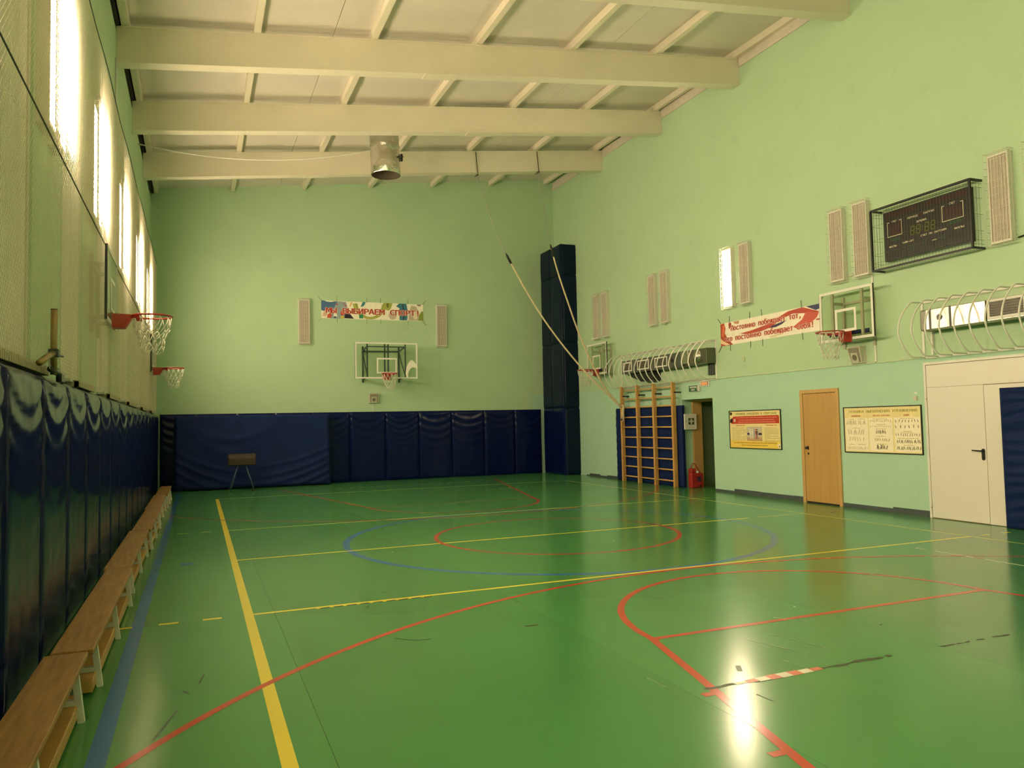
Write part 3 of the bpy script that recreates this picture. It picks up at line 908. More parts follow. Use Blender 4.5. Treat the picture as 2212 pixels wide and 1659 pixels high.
# ================================================================== BACKBOARDS
def ring_pts(cx, cy, cz, r, n=28):
    return [(cx + r * math.cos(2 * PI * k / n), cy + r * math.sin(2 * PI * k / n), cz) for k in range(n)]
def hoop_net(parent, cx, cy, cz, seed=0, pull=0.0, rc=.0048):
    rnd = random.Random(seed)
    mb = MB(); N = 12
    rad = [.222, .205, .165, .145, .128, .118]; zz = [-.012, -.15, -.22, -.29, -.36, -.43]
    P = {}
    for j in range(6):
        for i in range(N):
            a = 2 * PI * (i + (.5 if j % 2 else 0)) / N
            w_ = 0 if j == 0 else rnd.uniform(-.010, .010) * (1 + j * .35)
            P[j, i] = Vector((cx + (rad[j] + w_) * math.cos(a) + pull * (j / 5) ** 2, cy + (rad[j] + w_) * math.sin(a), cz + zz[j] + (0 if j == 0 else rnd.uniform(-.016, .016))))
    for i in range(N):
        # hanger loops then diamonds
        up_ = P[0, i]
        a = Vector((up_.x * .55 + P[1, i].x * .45, up_.y * .55 + P[1, i].y * .45, cz - .10))
        mb.tube([up_, a, P[1, i]], rc, 5); mb.tube([up_, Vector((up_.x * .55 + P[1, (i - 1) % N].x * .45, up_.y * .55 + P[1, (i - 1) % N].y * .45, cz - .10)), P[1, (i - 1) % N]], rc, 5)
    for j in range(1, 5):
        for i in range(N):
            i2 = (i + 1) % N if j % 2 else (i - 1) % N
            for q in (i, i2):
                A, B = P[j, i], P[j + 1, q]
                mid = (A + B) / 2 + Vector((0, 0, -.006))
                mb.tube([A, mid, B], rc, 5)
    for i in range(0, N, 2):
        A, B = P[5, i], P[5, (i + 1) % N]
        mb.tube([A, (A + B) / 2 + Vector((0, 0, -.03 - rnd.uniform(0, .02))), B], rc, 5)
    return mb.build('net', CORD, parent)
def backboard(label, loc, rz, W, Hh, off, style, seed, pull=0.0, navy_strip=False, edge=WHITE, neck=.15):
    """root on the wall at the height of the board's lower edge; board plane at y=-off"""
    r = thing('backboard', label, 'backboard', loc, rz, 'basketball backboards around the hall')
    y = -off
    # bowed clear panel
    g = MB(); nx, nz = 12, 8; vs = []; fs = []
    for fb, yy in ((0, y - .006), (1, y + .006)):
        for j in range(nz + 1):
            for i in range(nx + 1):
                u = i / nx - .5; v = j / nz - .5
                bow = -.007 * (1 - (2 * u) ** 2) * (1 - (2 * v) ** 2)
                vs.append((u * (W - .01), yy + bow, Hh * (j / nz) * .994 + .003))
    N = nx + 1; K = N * (nz + 1)
    for j in range(nz):
        for i in range(nx):
            a = j * N + i
            fs.append((a, a + 1, a + N + 1, a + N)); fs.append((K + a, K + a + N, K + a + N + 1, K + a + 1))
    g.add(vs, fs, 0, True); g.build('clear_panel', ACRY, r)
    b = .045
    f = MB()
    f.box(-W / 2, W / 2, y - .012, y + .012, 0, b).box(-W / 2, W / 2, y - .012, y + .012, Hh - b, Hh)
    f.box(-W / 2, -W / 2 + b, y - .012, y + .012, b, Hh - b).box(W / 2 - b, W / 2, y - .012, y + .012, b, Hh - b)
    f.build('border_frame', edge, r)
    for s_ in (-1, 1):
        MB().box(s_ * W / 2 - (.004 if s_ < 0 else -.0005), s_ * W / 2 + (.004 if s_ > 0 else -.0005), y - .014, y + .014, 0, Hh).build('edge_strip', BLACK, r)
    zt = .15
    tw, th = .59, .45
    if W < 1.5: tw, th = .47, .40
    q = MB()
    q.box(-tw / 2, tw / 2, y - .0175, y - .014, zt, zt + b).box(-tw / 2, tw / 2, y - .0175, y - .014, zt + th - b, zt + th)
    q.box(-tw / 2, -tw / 2 + b, y - .0175, y - .014, zt + b, zt + th - b).box(tw / 2 - b, tw / 2, y - .0175, y - .014, zt + b, zt + th - b)
    q.build('target_square', edge, r)
    # hoop
    h = MB(); hy = y - neck - .225; hz = .125
    h.tube(ring_pts(0, hy, hz, .228), .011, 10, True)
    h.add([(-.10, y - .02, hz + .012), (.10, y - .02, hz + .012), (.05, y - neck - .015, hz + .012), (-.05, y - neck - .015, hz + .012),
           (-.10, y - .02, hz - .16), (.10, y - .02, hz - .16), (.06, y - neck * .7, hz - .16), (-.06, y - neck * .7, hz - .16), (.05, y - neck - .015, hz - .02), (-.05, y - neck - .015, hz - .02)],
          [(0, 3, 2, 1), (4, 5, 6, 7), (0, 1, 5, 4), (1, 2, 8, 6, 5), (0, 4, 7, 9, 3), (2, 3, 9, 8), (6, 8, 9, 7)])
    h.box(-.125, .125, y - .024, y - .016, hz - .17, hz + .02)
    pl_ = [(.21 * math.cos(a) , hy + .21 * math.sin(a)) for a in [PI * (.18 + .64 * k / 10) for k in range(11)]]
    pl2 = [(.235 * math.cos(a), hy + .235 * math.sin(a)) for a in [PI * (.18 + .64 * k / 10) for k in range(11)]]
    for k in range(10):
        h.add([(*pl2[k], hz - .04), (*pl2[k + 1], hz - .04), (*pl2[k + 1], hz + .004), (*pl2[k], hz + .004)], [(0, 1, 2, 3), (3, 2, 1, 0)])
    for k in range(12):
        a = 2 * PI * k / 12
        h.tube([(.228 * math.cos(a), hy + .228 * math.sin(a), hz - .008), (.224 * math.cos(a), hy + .224 * math.sin(a), hz - .024)], .005, 5)
    ho = h.build('hoop', HOOPR, r)
    ho['label'] = 'red hoop with bracket'
    hoop_net(ho, 0, hy, hz, seed, pull)
    # supports
    if style == 'big':
        fr = MB()
        ws = .545
        for s_ in (-1, 1):
            fr.box(s_ * ws - .02, s_ * ws + .02, -.045, -.001, -.07, 1.0)
        fr.bar((-ws, -.03, .86), (ws, -.03, .86), .03, .04)
        fr.build('wall_frame', SLATE, r)
        up_ = MB()
        for x_ in (-.56, -.05, .05, .56):
            up_.box(x_ - .02, x_ + .02, y + .013, y + .05, .0 if abs(x_) > .3 else .04, 1.02)
        up_.bar((-.56, y + .035, .93), (.56, y + .035, .93), .03, .03)
        up_.build('board_frame', SLATE, r)
        for s_ in (-1, 1):
            MB().bar((s_ * ws, -.03, .86), (s_ * .56, y + .04, .93), .03, .035).build('support_arm', SLATE, r)
            MB().bar((s_ * ws, -.03, .02), (s_ * .56, y + .04, .05), .03, .035).build('support_arm', SLATE, r)
            MB().bar((s_ * ws, -.03, .84), (s_ * .56, y + .04, .06), .026, .03).build('brace', SLATE, r)
    else:
        fr = MB(); ws = .33
        for s_ in (-1, 1):
            fr.box(s_ * ws - .025, s_ * ws + .025, -.04, -.001, -.12, .80)
        fr.bar((-ws, -.022, .68), (ws, -.022, .68), .035, .045).bar((-ws, -.022, .06), (ws, -.022, .06), .035, .045)
        fr.build('wall_frame', GREYST, r)
        up_ = MB()
        for s_ in (-1, 1):
            up_.box(s_ * ws - .025, s_ * ws + .025, y + .013, y + .045, .03, Hh - .03)
        up_.build('board_frame', GREYST, r)
        for s_ in (-1, 1):
            for z in (.06, .68):
                MB().bar((s_ * ws, -.04, z), (s_ * ws, y + .045, z), .04, .045).build('support_arm', GREYST, r)
        if navy_strip:
            MB().box(-.44, .44, y + .046, y + .06, .09, .16).build('foam_strip', NAVYM, r)
    return r
bbk = backboard('large clear backboard with slate blue frame in the middle of the back wall', (4.655, YB, 2.985), 0, 1.84, 1.05, .78, 'big', 3, .03)
backboard('clear backboard on the right wall, right of the red slogan banner', RP(-.16, 0, 2.93), RZ_R, 1.2, .89, .3, 'small', 4, -.01, True)
backboard('far clear backboard on the right wall beside the corner column', RP(9.10, 0, 2.955), RZ_R, 1.2, .89, .3, 'small', 5, 0, True)
backboard('near backboard seen edge-on before the net of the left wall', (XL, .24, 2.90), RZ_L, 1.2, .87, .20, 'small', 6, neck=.22)
backboard('far backboard seen edge-on on the left wall beyond the near hoop', (XL, 9.22, 2.93), RZ_L, 1.2, .89, .20, 'small', 8, neck=.22)
# cream crescent painted as a bright reflection on the big clear panel
q = MB(); cpts = []
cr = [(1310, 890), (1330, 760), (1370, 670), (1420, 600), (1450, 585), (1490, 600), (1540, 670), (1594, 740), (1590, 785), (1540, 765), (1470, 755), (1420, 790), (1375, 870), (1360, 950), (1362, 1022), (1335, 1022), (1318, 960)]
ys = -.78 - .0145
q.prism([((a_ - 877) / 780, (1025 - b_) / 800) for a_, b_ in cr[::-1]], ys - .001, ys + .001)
q.build('painted_reflection', mat('cream_reflection', (.86, .84, .72), .4, var=.02), bbk)['label'] = 'cream crescent painted as a bright reflection on the clear panel'

# ================================================================== BANNERS
def banner_ties(parent, W, H, xs_, dirs=True):
    for x in xs_:
        for s_ in (0, 1):
            z = H if s_ else 0
            MB().bar((x, -.006, z - .02 if s_ else .02), (x + random.uniform(-.01, .01), -.004, z + .13 if s_ else -.13), .014, .006).build('tie', RIBBON, parent)
    for sx in (-1, 1):
        for s_ in (0, 1):
            z = H if s_ else 0
            MB().bar((sx * (W / 2 - .02), -.006, z), (sx * (W / 2 + .09), -.004, z + (.12 if s_ else -.12)), .014, .006).build('tie', RIBBON, parent)
def art(parent, polys, W, H, y0=-.0095):
    k = 0
    for nm, col, pts in polys:
        k += 1
        vs = [((u - .5) * W, y0 - .00025 * k, v * H) for u, v in pts]
        MB().poly(vs).build(nm, flat('print_%d_%d_%d' % col, *col), parent)
def curve_band(c, r0, r1, a0, a1, n=14):
    """band in banner fractions; c=(u,v) r in height units, aspect handled by caller"""
    o = [(c[0] + r1[0] * math.cos(a0 + (a1 - a0) * i / n), c[1] + r1[1] * math.sin(a0 + (a1 - a0) * i / n)) for i in range(n + 1)]
    q = [(c[0] + r0[0] * math.cos(a1 - (a1 - a0) * i / n), c[1] + r0[1] * math.sin(a1 - (a1 - a0) * i / n)) for i in range(n + 1)]
    return o + q
def clampb(pts):
    return [(min(1, max(0, a)), min(1, max(0, b))) for a, b in pts]
TXRED = flat('banner_letter_red', 178, 56, 38)
TXW = flat('banner_letter_rim', 252, 235, 220)
W, Hh = 3.07, .52
b1 = thing('banner', 'long white banner with red letters about choosing sport on the back wall', 'banner', (4.45, YB, 4.80), 0)
MB().box(-W / 2, W / 2, -.009, -.0005, 0, Hh).build('sheet', flat('banner_cream', 250, 246, 228), b1)
P1 = [
 ('print', (70, 110, 150), [(0, .45), (0, 1), (.03, 1), (.05, .95), (.09, .93), (.13, .98), (.2, .97), (.2, .40), (.1, .3)]),
 ('print', (150, 165, 175), [(.08, .0), (.1, .35), (.15, .95), (.235, .97), (.25, .6), (.215, 0)]),
 ('print', (225, 190, 160), [(.01, .1), (.02, .3), (.04, .52), (.06, .4), (.055, .15)]),
 ('print', (200, 80, 40), [(.055, .02), (.06, .22), (.09, .35), (.1, .15), (.085, .02)]),
 ('print', (245, 240, 225), [(.115, .1), (.12, .35), (.145, .32), (.15, .1)]),
 ('print', (60, 80, 120), [(.118, .02), (.12, .12), (.14, .13), (.138, .02)]),
 ('print', (215, 45, 40), [(.185, .2), (.185, .42), (.21, .5), (.222, .22)]),
 ('print', (215, 190, 70), [(.18, .02), (.185, .16), (.215, .14), (.213, .02)]),
 ('print', (35, 30, 50), [(.218, .03), (.222, .28), (.26, .40), (.285, .2), (.31, .02)]),
 ('print', (190, 40, 35), [(.143, .81), (.146, .86), (.152, .87), (.156, .83), (.153, .77), (.147, .76)]),
 ('print', (190, 60, 40), [(.195, .97), (.20, .95), (.235, .75), (.24, .68), (.228, .72)]),
 ('print', (235, 160, 70), [(.27, .75), (.285, .97), (.295, .97), (.275, .70)]),
 ('print', (150, 160, 70), clampb(curve_band((.465, .95), (.12, .80), (.165, .93), PI * 1.02, PI * 1.98, 20))),
 ('print', (190, 185, 80), clampb(curve_band((.465, .95), (.145, .84), (.158, .89), PI * 1.02, PI * 1.98, 20))),
 ('print', (55, 130, 150), [(.395, 1), (.425, 1), (.415, .85), (.40, .75), (.375, .72)]),
 ('print', (50, 140, 100), [(.36, .05), (.36, .24), (.395, .32), (.40, .05)]),
 ('print', (165, 170, 80), [(.58, .7), (.60, 1), (.69, 1), (.67, .65), (.65, .55)]),
 ('print', (110, 115, 55), [(.63, .98), (.655, .98), (.65, .72), (.63, .75)]),
 ('print', (205, 190, 170), clampb(curve_band((.69, .28), (.001, .01), (.04, .24), 0, 2 * PI, 18))),
 ('print', (55, 120, 145), [(.725, .82), (.755, 1), (.83, 1), (.845, .5), (.835, .02), (.76, .02), (.755, .5), (.76, .72)]),
 ('print', (40, 75, 90), [(.785, .95), (.80, .95), (.815, .4), (.805, .02), (.79, .02), (.795, .5)]),
 ('print', (195, 180, 160), [(.85, .02), (.86, .6), (.88, .9), (.93, .85), (.97, .3), (.95, .02)]),
 ('print', (230, 220, 190), [(.88, .3), (.9, .65), (.93, .6), (.94, .2), (.925, .05)]),
 ('print', (135, 150, 60), [(.95, .02), (.96, .35), (.985, .6), (1, .55), (1, .02)]),
 ('print', (150, 125, 110), [(.935, .99), (.94, .92), (.96, .88), (.978, .93), (.982, .99)]),
]
art(b1, P1, W, Hh)
text('lettering_rim', 'МЫ ВЫБИРАЕМ СПОРТ!', .30, TXW, b1, .02, -.018, .23, width=2.78, bold=.019)
text('lettering', 'МЫ ВЫБИРАЕМ СПОРТ!', .30, TXRED, b1, .02, -.0205, .23, width=2.78, bold=.007)
banner_ties(b1, W, Hh, [-1.08, -.20, .22, 1.06])
W2, H2 = 3.0, .50
b2 = thing('banner', 'white and red slogan banner on the right wall, left of the near backboard', 'banner', RP(2.245, 0, 3.22), RZ_R)
MB().box(-W2 / 2, W2 / 2, -.009, -.0005, 0, H2).build('sheet', flat('banner_white', 248, 242, 225), b2)
P2 = [
 ('print', (175, 70, 45), [(0, 0), (0, .98), (.045, 1), (.06, .75), (.05, .55), (.08, .3), (.13, .05), (.14, 0)]),
 ('print', (215, 110, 70), [(.012, .5), (.03, .92), (.05, .9), (.045, .6), (.03, .35)]),
 ('print', (235, 200, 165), [(.0, .35), (.04, .18), (.11, .02), (.06, .01), (0, .12)]),
 ('print', (165, 60, 45), [(.095, .95), (.12, .99), (.13, .9), (.11, .72), (.10, .70)]),
 ('print', (205, 150, 115), [(.15, .98), (.17, .88), (.21, .85), (.22, .98)]),
 ('print', (190, 75, 60), [(.22, .42), (.34, .46), (.5, .58), (.62, .78), (.72, .95), (.85, .99), (.99, .72), (.97, .55), (.87, .75), (.76, .82), (.66, .70), (.55, .45), (.45, .36), (.3, .34)]),
 ('print', (60, 55, 95), [(.53, .42), (.56, .5), (.70, .62), (.66, .50), (.6, .42)]),
 ('print', (60, 60, 105), [(.88, .99), (1, 1), (1, .82), (.965, .78)]),
 ('print', (205, 90, 75), [(.76, .30), (.84, .52), (.88, .8), (.99, .68), (.97, .5), (.93, .38), (.85, .2), (.79, .22)]),
 ('print', (222, 205, 175), [(.52, .08), (.6, .14), (.68, .2), (.66, .10), (.6, .04), (.55, .03)]),
]
art(b2, P2, W2, H2)
for s_, z, xx, ww in (('Постоянно побеждает тот,', .355, -.05, 2.12), ('кто постоянно побеждает себя!', .135, -.01, 2.66)):
    text('lettering_rim', s_, .205, flat('banner_letter_pale', 250, 225, 210), b2, xx, -.0145, z, width=ww, bold=.014)
    text('lettering', s_, .205, TXRED, b2, xx, -.017, z, width=ww, bold=.005)
MB().box(1.40, 1.49, -.0155, -.0145, .20, .225).build('dash_mark', TXRED, b2)
banner_ties(b2, W2, H2, [-1.18, -.50, -.12, 1.02])

# ================================================================== SCOREBOARD
sb_ = thing('scoreboard', 'black electronic scoreboard in a black wire cage high on the right wall', 'scoreboard', RP(-1.635, 0, 4.02), RZ_R)
cw, chh = 1.80, 1.005
c = MB()
for z in (0, chh):
    c.bar((-cw / 2, -.25, z), (cw / 2, -.25, z), .03, .03)
for x in (-cw / 2, cw / 2):
    c.bar((x, -.25, 0), (x, -.25, chh), .03, .03)
    for z in (0, chh):
        c.bar((x, -.25, z), (x, -.002, z), .03, .03)
c.build('cage_frame', BLACK, sb_)
wmesh = MB(); wr_ = .0022
nW = 33
for i in range(1, nW):
    x = -cw / 2 + cw * i / nW
    wmesh.tube([(x, -.005, chh), (x, -.255, chh), (x, -.255, 0), (x, -.005, 0)], wr_, 4, smooth=False)
for z in (.06, .12, .26, .5, .74, .90, .955):
    wmesh.tube([(-cw / 2, -.005, z), (-cw / 2, -.256, z), (cw / 2, -.256, z), (cw / 2, -.005, z)], wr_, 4, smooth=False)
for x in (-cw / 2, cw / 2):
    for yy in (-.06, -.12, -.18):
        wmesh.tube([(x, yy, 0), (x, yy, chh)], wr_, 4, smooth=False)
for yy in (-.06, -.12, -.18):
    for z in (0, chh):
        wmesh.tube([(-cw / 2, yy, z), (cw / 2, yy, z)], wr_, 4, smooth=False)
wmesh.build('cage_wire', mat('dark_green_wire', (.07, .085, .05), .5), sb_)
pw, ph, pz = 1.54, .815, .135
MB().cbox(-pw / 2, pw / 2, -.12, -.001, pz, pz + ph, .006).build('display_panel', BLACKP, sb_)
DRED = flat('display_red', 52, 22, 18, .3); DGRN = flat('display_green', 26, 66, 32, .3); DOLI = flat('display_olive', 98, 104, 30, .3); DW = flat('display_white', 225, 215, 185)
def FP(fx, fy): return ((fx - .5) * pw, pz + ph * (1 - fy))
def drect(nm, x0, x1, y0, y1, m, yy=-.1215):
    a = FP(x0, y0); b = FP(x1, y1)
    return MB().box(a[0], b[0], yy, -.1195, b[1], a[1]).build(nm, m, sb_)
drect('red_window', .03, .42, .03, .125, DRED); drect('red_window', .53, .985, .03, .13, DRED)
drect('red_window', .075, .225, .28, .5, DRED); drect('red_window', .735, .93, .27, .49, DRED)
drect('red_window', .44, .50, .20, .30, DRED)
def bracket(x0, x1):
    o = MB(); t = .009
    (ax, az), (bx_, bz) = FP(x0, .225), FP(x1, .525)
    o.box(ax, ax + t, -.1225, -.1195, bz, az).box(bx_ - t, bx_, -.1225, -.1195, bz, az).box(ax, bx_, -.1225, -.1195, bz, bz + t)
    o.box(ax, ax + .045, -.1225, -.1195, az - t, az).box(bx_ - .045, bx_, -.1225, -.1195, az - t, az)
    o.build('score_outline', DW, sb_)
bracket(.05, .235); bracket(.71, .945)
def dtext(s_, fx, fy, size, m=DW, width=None):
    x, z = FP(fx, fy)
    text('lettering', s_, size, m, sb_, x, -.1215, z, width=width)
dtext('СЧЕТ', .1425, .225, .062); dtext('СЧЕТ', .8275, .215, .062)
dtext('ПЕРИОД', .37, .25, .056, width=.19); dtext('ПАРТИЯ', .565, .245, .056, width=.19)
dtext('ВРЕМЯ', .475, .37, .060, width=.17)
dtext('ФОЛЫ', .115, .725, .055, width=.145); dtext('ФОЛЫ', .89, .70, .055, width=.165)
dtext('ТАЙМ-АУТ', .305, .71, .055, width=.22); dtext('СЧЕТ ПО ПАРТИЯМ', .605, .665, .055, width=.45)
def seven(x, z, h, m, nm='digit', slant=.10):
    o = MB(); w_ = h * .5; t = h * .11
    def sg(xa, za, xb, zb):
        sh_ = lambda zz: slant * (zz - z)
        d = Vector((xb - xa, zb - za)).normalized(); n_ = Vector((-d.y, d.x)) * t / 2
        a = Vector((xa, za)) + d * t * .35; b = Vector((xb, zb)) - d * t * .35
        pts = [a + n_, a - n_, b - n_, b + n_]
        o.prism([(p_.x + sh_(p_.y), p_.y) for p_ in pts], -.1225, -.1195)
    for za in (z - h / 2, z, z + h / 2): sg(x - w_ / 2, za, x + w_ / 2, za)
    for xa in (x - w_ / 2, x + w_ / 2):
        sg(xa, z - h / 2, xa, z); sg(xa, z, xa, z + h / 2)
    return o.build(nm, m, sb_)
drect('time_window', .30, .67, .42, .61, flat('display_time_back', 30, 30, 14, .3))
for fx in (.365, .435, .535, .605):
    x, z = FP(fx, .515); seven(x, z, .13, DOLI)
for dz in (.49, .545):
    x, z = FP(.485, dz); MB().box(x - .007, x + .007, -.1225, -.1195, z - .008, z + .008).build('colon_dot', DOLI, sb_)
for fx in (.25, .315, .38):
    x, z = FP(fx, .86); seven(x, z, .10, DGRN)
for fx in (.505, .715):
    x, z = FP(fx, .83); seven(x, z, .10, DGRN)
drect('score_dash', .59, .64, .80, .815, DW)
drect('green_window', .09, .21, .57, .62, DGRN); drect('green_window', .78, .93, .55, .605, DGRN)
for fx, fy in ((.53, .03), (.48, .78), (.65, .76), (.84, .74), (.09, .78), (.22, .80)):
    drect('slot_mark', fx - .006, fx + .004, fy, fy + .10, BLACK, -.1225)
# conduit down from the scoreboard
o = struct(empty('trim_21', RP(-.49, 0, 2.53), RZ_R))
MB().cbox(-.016, .016, -.022, -.0005, 0, 1.49, .003).build('vertical_conduit', WHITE, o)
MB().box(-.013, .013, -.02, -.002, -.012, 0).build('conduit_end', BLACK, o)
o = struct(empty('trim_22', RP(0, 0, 2.505), RZ_R))
MB().cbox(X(4.03), X(-1.40), -.018, -.0005, 0, .024, .003).build('cable_trunking', mat('green_trunking', (.52, .62, .40), .45), o)
o = struct(empty('trim_23', RP(-3.05, 0, 4.06), RZ_R))
MB().tube([(0, -.02, 0), (.35, -.02, .04)], .012, 6).build('cable', BLACK, o)

# ================================================================== HEATERS IN TUBE CAGES
HP = [(0.0, 3.385), (-.24, 3.385), (-.40, 3.26), (-.50, 3.12), (-.55, 2.98), (-.555, 2.88), (-.50, 2.74), (-.40, 2.61), (-.27, 2.515), (0.0, 2.515)]
def smooth_path(pts, n=4):
    out = []
    P = [Vector((0, a, b)) for a, b in pts]
    for i in range(len(P) - 1):
        p0 = P[max(0, i - 1)]; p1 = P[i]; p2 = P[i + 1]; p3 = P[min(len(P) - 1, i + 2)]
        if i in (0, len(P) - 2):
            out.append(p1); continue
        for k in range(n):
            t = k / n
            out.append(.5 * ((2 * p1) + (-p0 + p2) * t + (2 * p0 - 5 * p1 + 4 * p2 - p3) * t * t + (-p0 + 3 * p1 - 3 * p2 + p3) * t ** 3))
    out.append(P[-1])
    return out
HPS = smooth_path(HP)
def cage(label, t0, t1, nh, frame_left=True):
    r = thing('heater_cage', label, 'cage', RP((t0 + t1) / 2, 0, 2.515), RZ_R, 'tube cages over the wall heaters')
    L = abs(t1 - t0)
    proto = None
    for i in range(nh):
        x = -L / 2 + L * (i + .0) / (nh - 1)
        if proto is None:
            proto = MB().tube([(0, p_.y - (.001 if p_.y > -.01 else 0), p_.z - 2.515) for p_ in HPS], .0125, 8).build('hoop_bar', WHITE, r)
            q = proto
        else:
            q = proto.copy(); COL.objects.link(q); q.parent = r
        q.location = (x, 0, 0)
    f = MB()
    for z in (0, .87):
        f.cbox(-L / 2 - .03, L / 2 + .03, -.016, -.0005, z - .018, z + .018, .003)
    for x in ((-L / 2 - .015, L / 2 + .015)):
        f.cbox(x - .02, x + .02, -.016, -.0005, 0, .87, .003)
    f.build('mounting_frame', WHITE, r)
    return r
cage('white hooped tube cage over the far heater, above the wall bars', 8.20, 3.96, 17)
cage('white hooped tube cage over the near heater, above the white door', -1.45, -5.30, 17)
# far heater: t from 7.74 to 3.85
h1 = thing('wall_heater', 'long grey heater with three grilles in the far tube cage', 'heater', RP(5.80, 0, 2.86), RZ_R, 'duct heaters on the right wall')
T = lambda t: -(t - 5.80)
MB().cbox(T(7.68), T(5.05), -.30, -.03, 0, .345, .008).build('casing', SHEETD, h1)
MB().cbox(T(5.05), T(4.80), -.31, -.03, -.005, .35, .006).build('casing_band', SHEETD, h1)
MB().cbox(T(4.80), T(3.93), -.27, -.03, 0.01, .35, .006).build('fan_box', mat('dark_olive_metal', (.12, .13, .09), .35, .6), h1)
for a, b in ((7.60, 7.14), (6.86, 6.30), (6.02, 5.46)):
    g = MB()
    xa, xb = T(a), T(b); z0, z1 = .055, .30; bw_ = .03; y0, y1 = -.318, -.298
    g.box(xa, xb, y0, y1, z0, z0 + bw_).box(xa, xb, y0, y1, z1 - bw_, z1).box(xa, xa + bw_, y0, y1, z0 + bw_, z1 - bw_).box(xb - bw_, xb, y0, y1, z0 + bw_, z1 - bw_)
    gf = g.build('grille_frame', WHITE, h1)
    g = MB()
    for k in range(9):
        x = xa + bw_ + .01 + (xb - xa - 2 * bw_ - .02) * k / 8
        g.box(x - .006, x + .006, -.312, -.301, z0 + bw_, z1 - bw_)
    g.build('grille_bars', GRILLE, gf)
for t in (7.05, 6.13, 5.32):
    MB().box(T(t) - .012, T(t) + .012, -.306, -.299, 0, .345).build('casing_seam', SHEET, h1)
MB().disc(T(5.26), .17, .05, -.312, -.299, 16).build('cable_hole', BLACKP, h1)
MB().cbox(T(4.86), T(4.56), -.325, -.26, .04, .34, .006).build('foil_band', SHEET, h1)
dm = MB(); N = 28; vs = []; fs = []
for j, (rr, yy) in enumerate(((.155, -.272), (.15, -.30), (.09, -.33), (.0, -.345))):
    for k in range(N): vs.append((T(4.28) + rr * math.cos(2 * PI * k / N), yy, .19 + rr * math.sin(2 * PI * k / N)))
for j in range(3):
    for k in range(N): fs.append((j * N + k, (j + 1) * N + k, (j + 1) * N + (k + 1) % N, j * N + (k + 1) % N)[::-1])
dm.add(vs, fs, 0, True); dm.build('fan_cowl', SHEET, h1)
lo = MB()
for k in range(6):
    lo.box(T(4.20) + k * .035, T(4.20) + k * .035 + .022, -.05 - .008 * (k % 2), -.001, -.25, .36)
lo.build('side_louver', SHEETD, h1)
wdg = MB()
wdg.prism([(T(7.55), -.02), (T(6.25), -.02), (T(6.25), -.24), (T(6.85), -.24)], -.22, -.001)
wdg.build('intake_wedge', BLACK, h1)
# near heater: t from -1.6 onwards
h2 = thing('wall_heater', 'long shiny heater with round black port in the near tube cage', 'heater', RP(-3.35, 0, 2.91), RZ_R, 'duct heaters on the right wall')
T = lambda t: -(t + 3.35)
MB().cbox(T(-1.60), T(-1.72), -.27, -.03, -.01, .325, .03).build('end_cap', mat('grey_end_cap', (.30, .30, .25), .45, .3), h2)
for a, b in ((-1.72, -2.135), (-2.15, -2.70), (-2.715, -4.9)):
    MB().cbox(T(a), T(b), -.285, -.03, 0, .315, .012).build('casing', SHEET, h2)
for t in (-1.80, -2.143):
    MB().box(T(t) - .014, T(t) + .014, -.293, -.283, 0, .318).build('casing_band', SHEETD, h2)
MB().disc(T(-1.965), .175, .045, -.295, -.283, 20).build('cable_port', BLACKP, h2)
MB().bar((T(-1.93), -.29, .14), (T(-2.0), -.29, .165), .012, .02).build('port_clip', BLACKP, h2)
for k in range(2):
    a, b = -2.74 - k * .66, -3.30 - k * .66
    xa, xb = T(a), T(b); g = MB(); z0, z1 = .025, .305; bw_ = .035; y0, y1 = -.302, -.283
    g.box(xa, xb, y0, y1, z0, z0 + bw_).box(xa, xb, y0, y1, z1 - bw_, z1).box(xa, xa + bw_, y0, y1, z0 + bw_, z1 - bw_).box(xb - bw_, xb, y0, y1, z0 + bw_, z1 - bw_)
    gf = g.build('grille_frame', WHITE, h2)
    MB().box(xa + bw_, xb - bw_, -.288, -.284, z0 + bw_, z1 - bw_).build('grille_back', GRILLE, gf)
    for j in range(6):
        z = z0 + bw_ + .012 + j * .036
        MB().box(xa + bw_, xb - bw_, -.298, -.288, z, z + .012).build('louver', BLACKP, gf)
MB().box(T(-1.60), T(-1.63), -.05, -.001, -.36, 0).build('support_post', WHITE, h2)
# brackets of the heaters on the wall
for hh, tl in ((h1, (1.5, 0, -1.5)), (h2, (1.2, 0, -1.2))):
    for x in tl:
        MB().box(x - .02, x + .02, -.06, -.0005, .05, .25).build('wall_bracket', GREYST, hh)

# ================================================================== WALL BARS WITH MAT
UPT = [7.92, 7.10, 6.30, 5.44]
wb = thing('wall_bars', 'pine wall bars of three ladder sections before a blue mat', 'wall bars', RP(6.68, 0, 0), RZ_R)
T = lambda t: -(t - 6.68)
for t in UPT:
    o = MB().cbox(T(t) - .035, T(t) + .035, -.235, -.135, 0.0, 2.54, .006).build('upright', WOODB, wb)
    MB().box(T(t) + .037, T(t) + .037 + .028, -.19, -.0005, 2.262, 2.295).build('wall_bracket', BLACK, wb)
rz = [2.42, 2.185, 1.965, 1.705, 1.445, 1.18, .92, .665, .41, .145]
rung = None
for t0, t1 in zip(UPT[:-1], UPT[1:]):
    L = t0 - t1 - .07
    for z in rz:
        MB().tube([(T(t0) + .036, -.185, z), (T(t1) - .036, -.185, z)], .019, 8).build('rung', WOODR, wb)
def barmat(u, d):
    return .011 * math.sin(d * 60 + 3 * noise.noise((u * 3, d * 3, 1.))) * (.4 + .6 * noise.noise((u * 2, d * 4, 7.)) ** 2) + .006 * noise.noise((u * 4, d * 6, 2.2))
o = pad(3.22, 1.96, .11, barmat, 60, 80, NAVYM).build('gym_mat', NAVYM)
o.location = RP(6.87, .002, 0.0); o.rotation_euler = (0, 0, RZ_R)
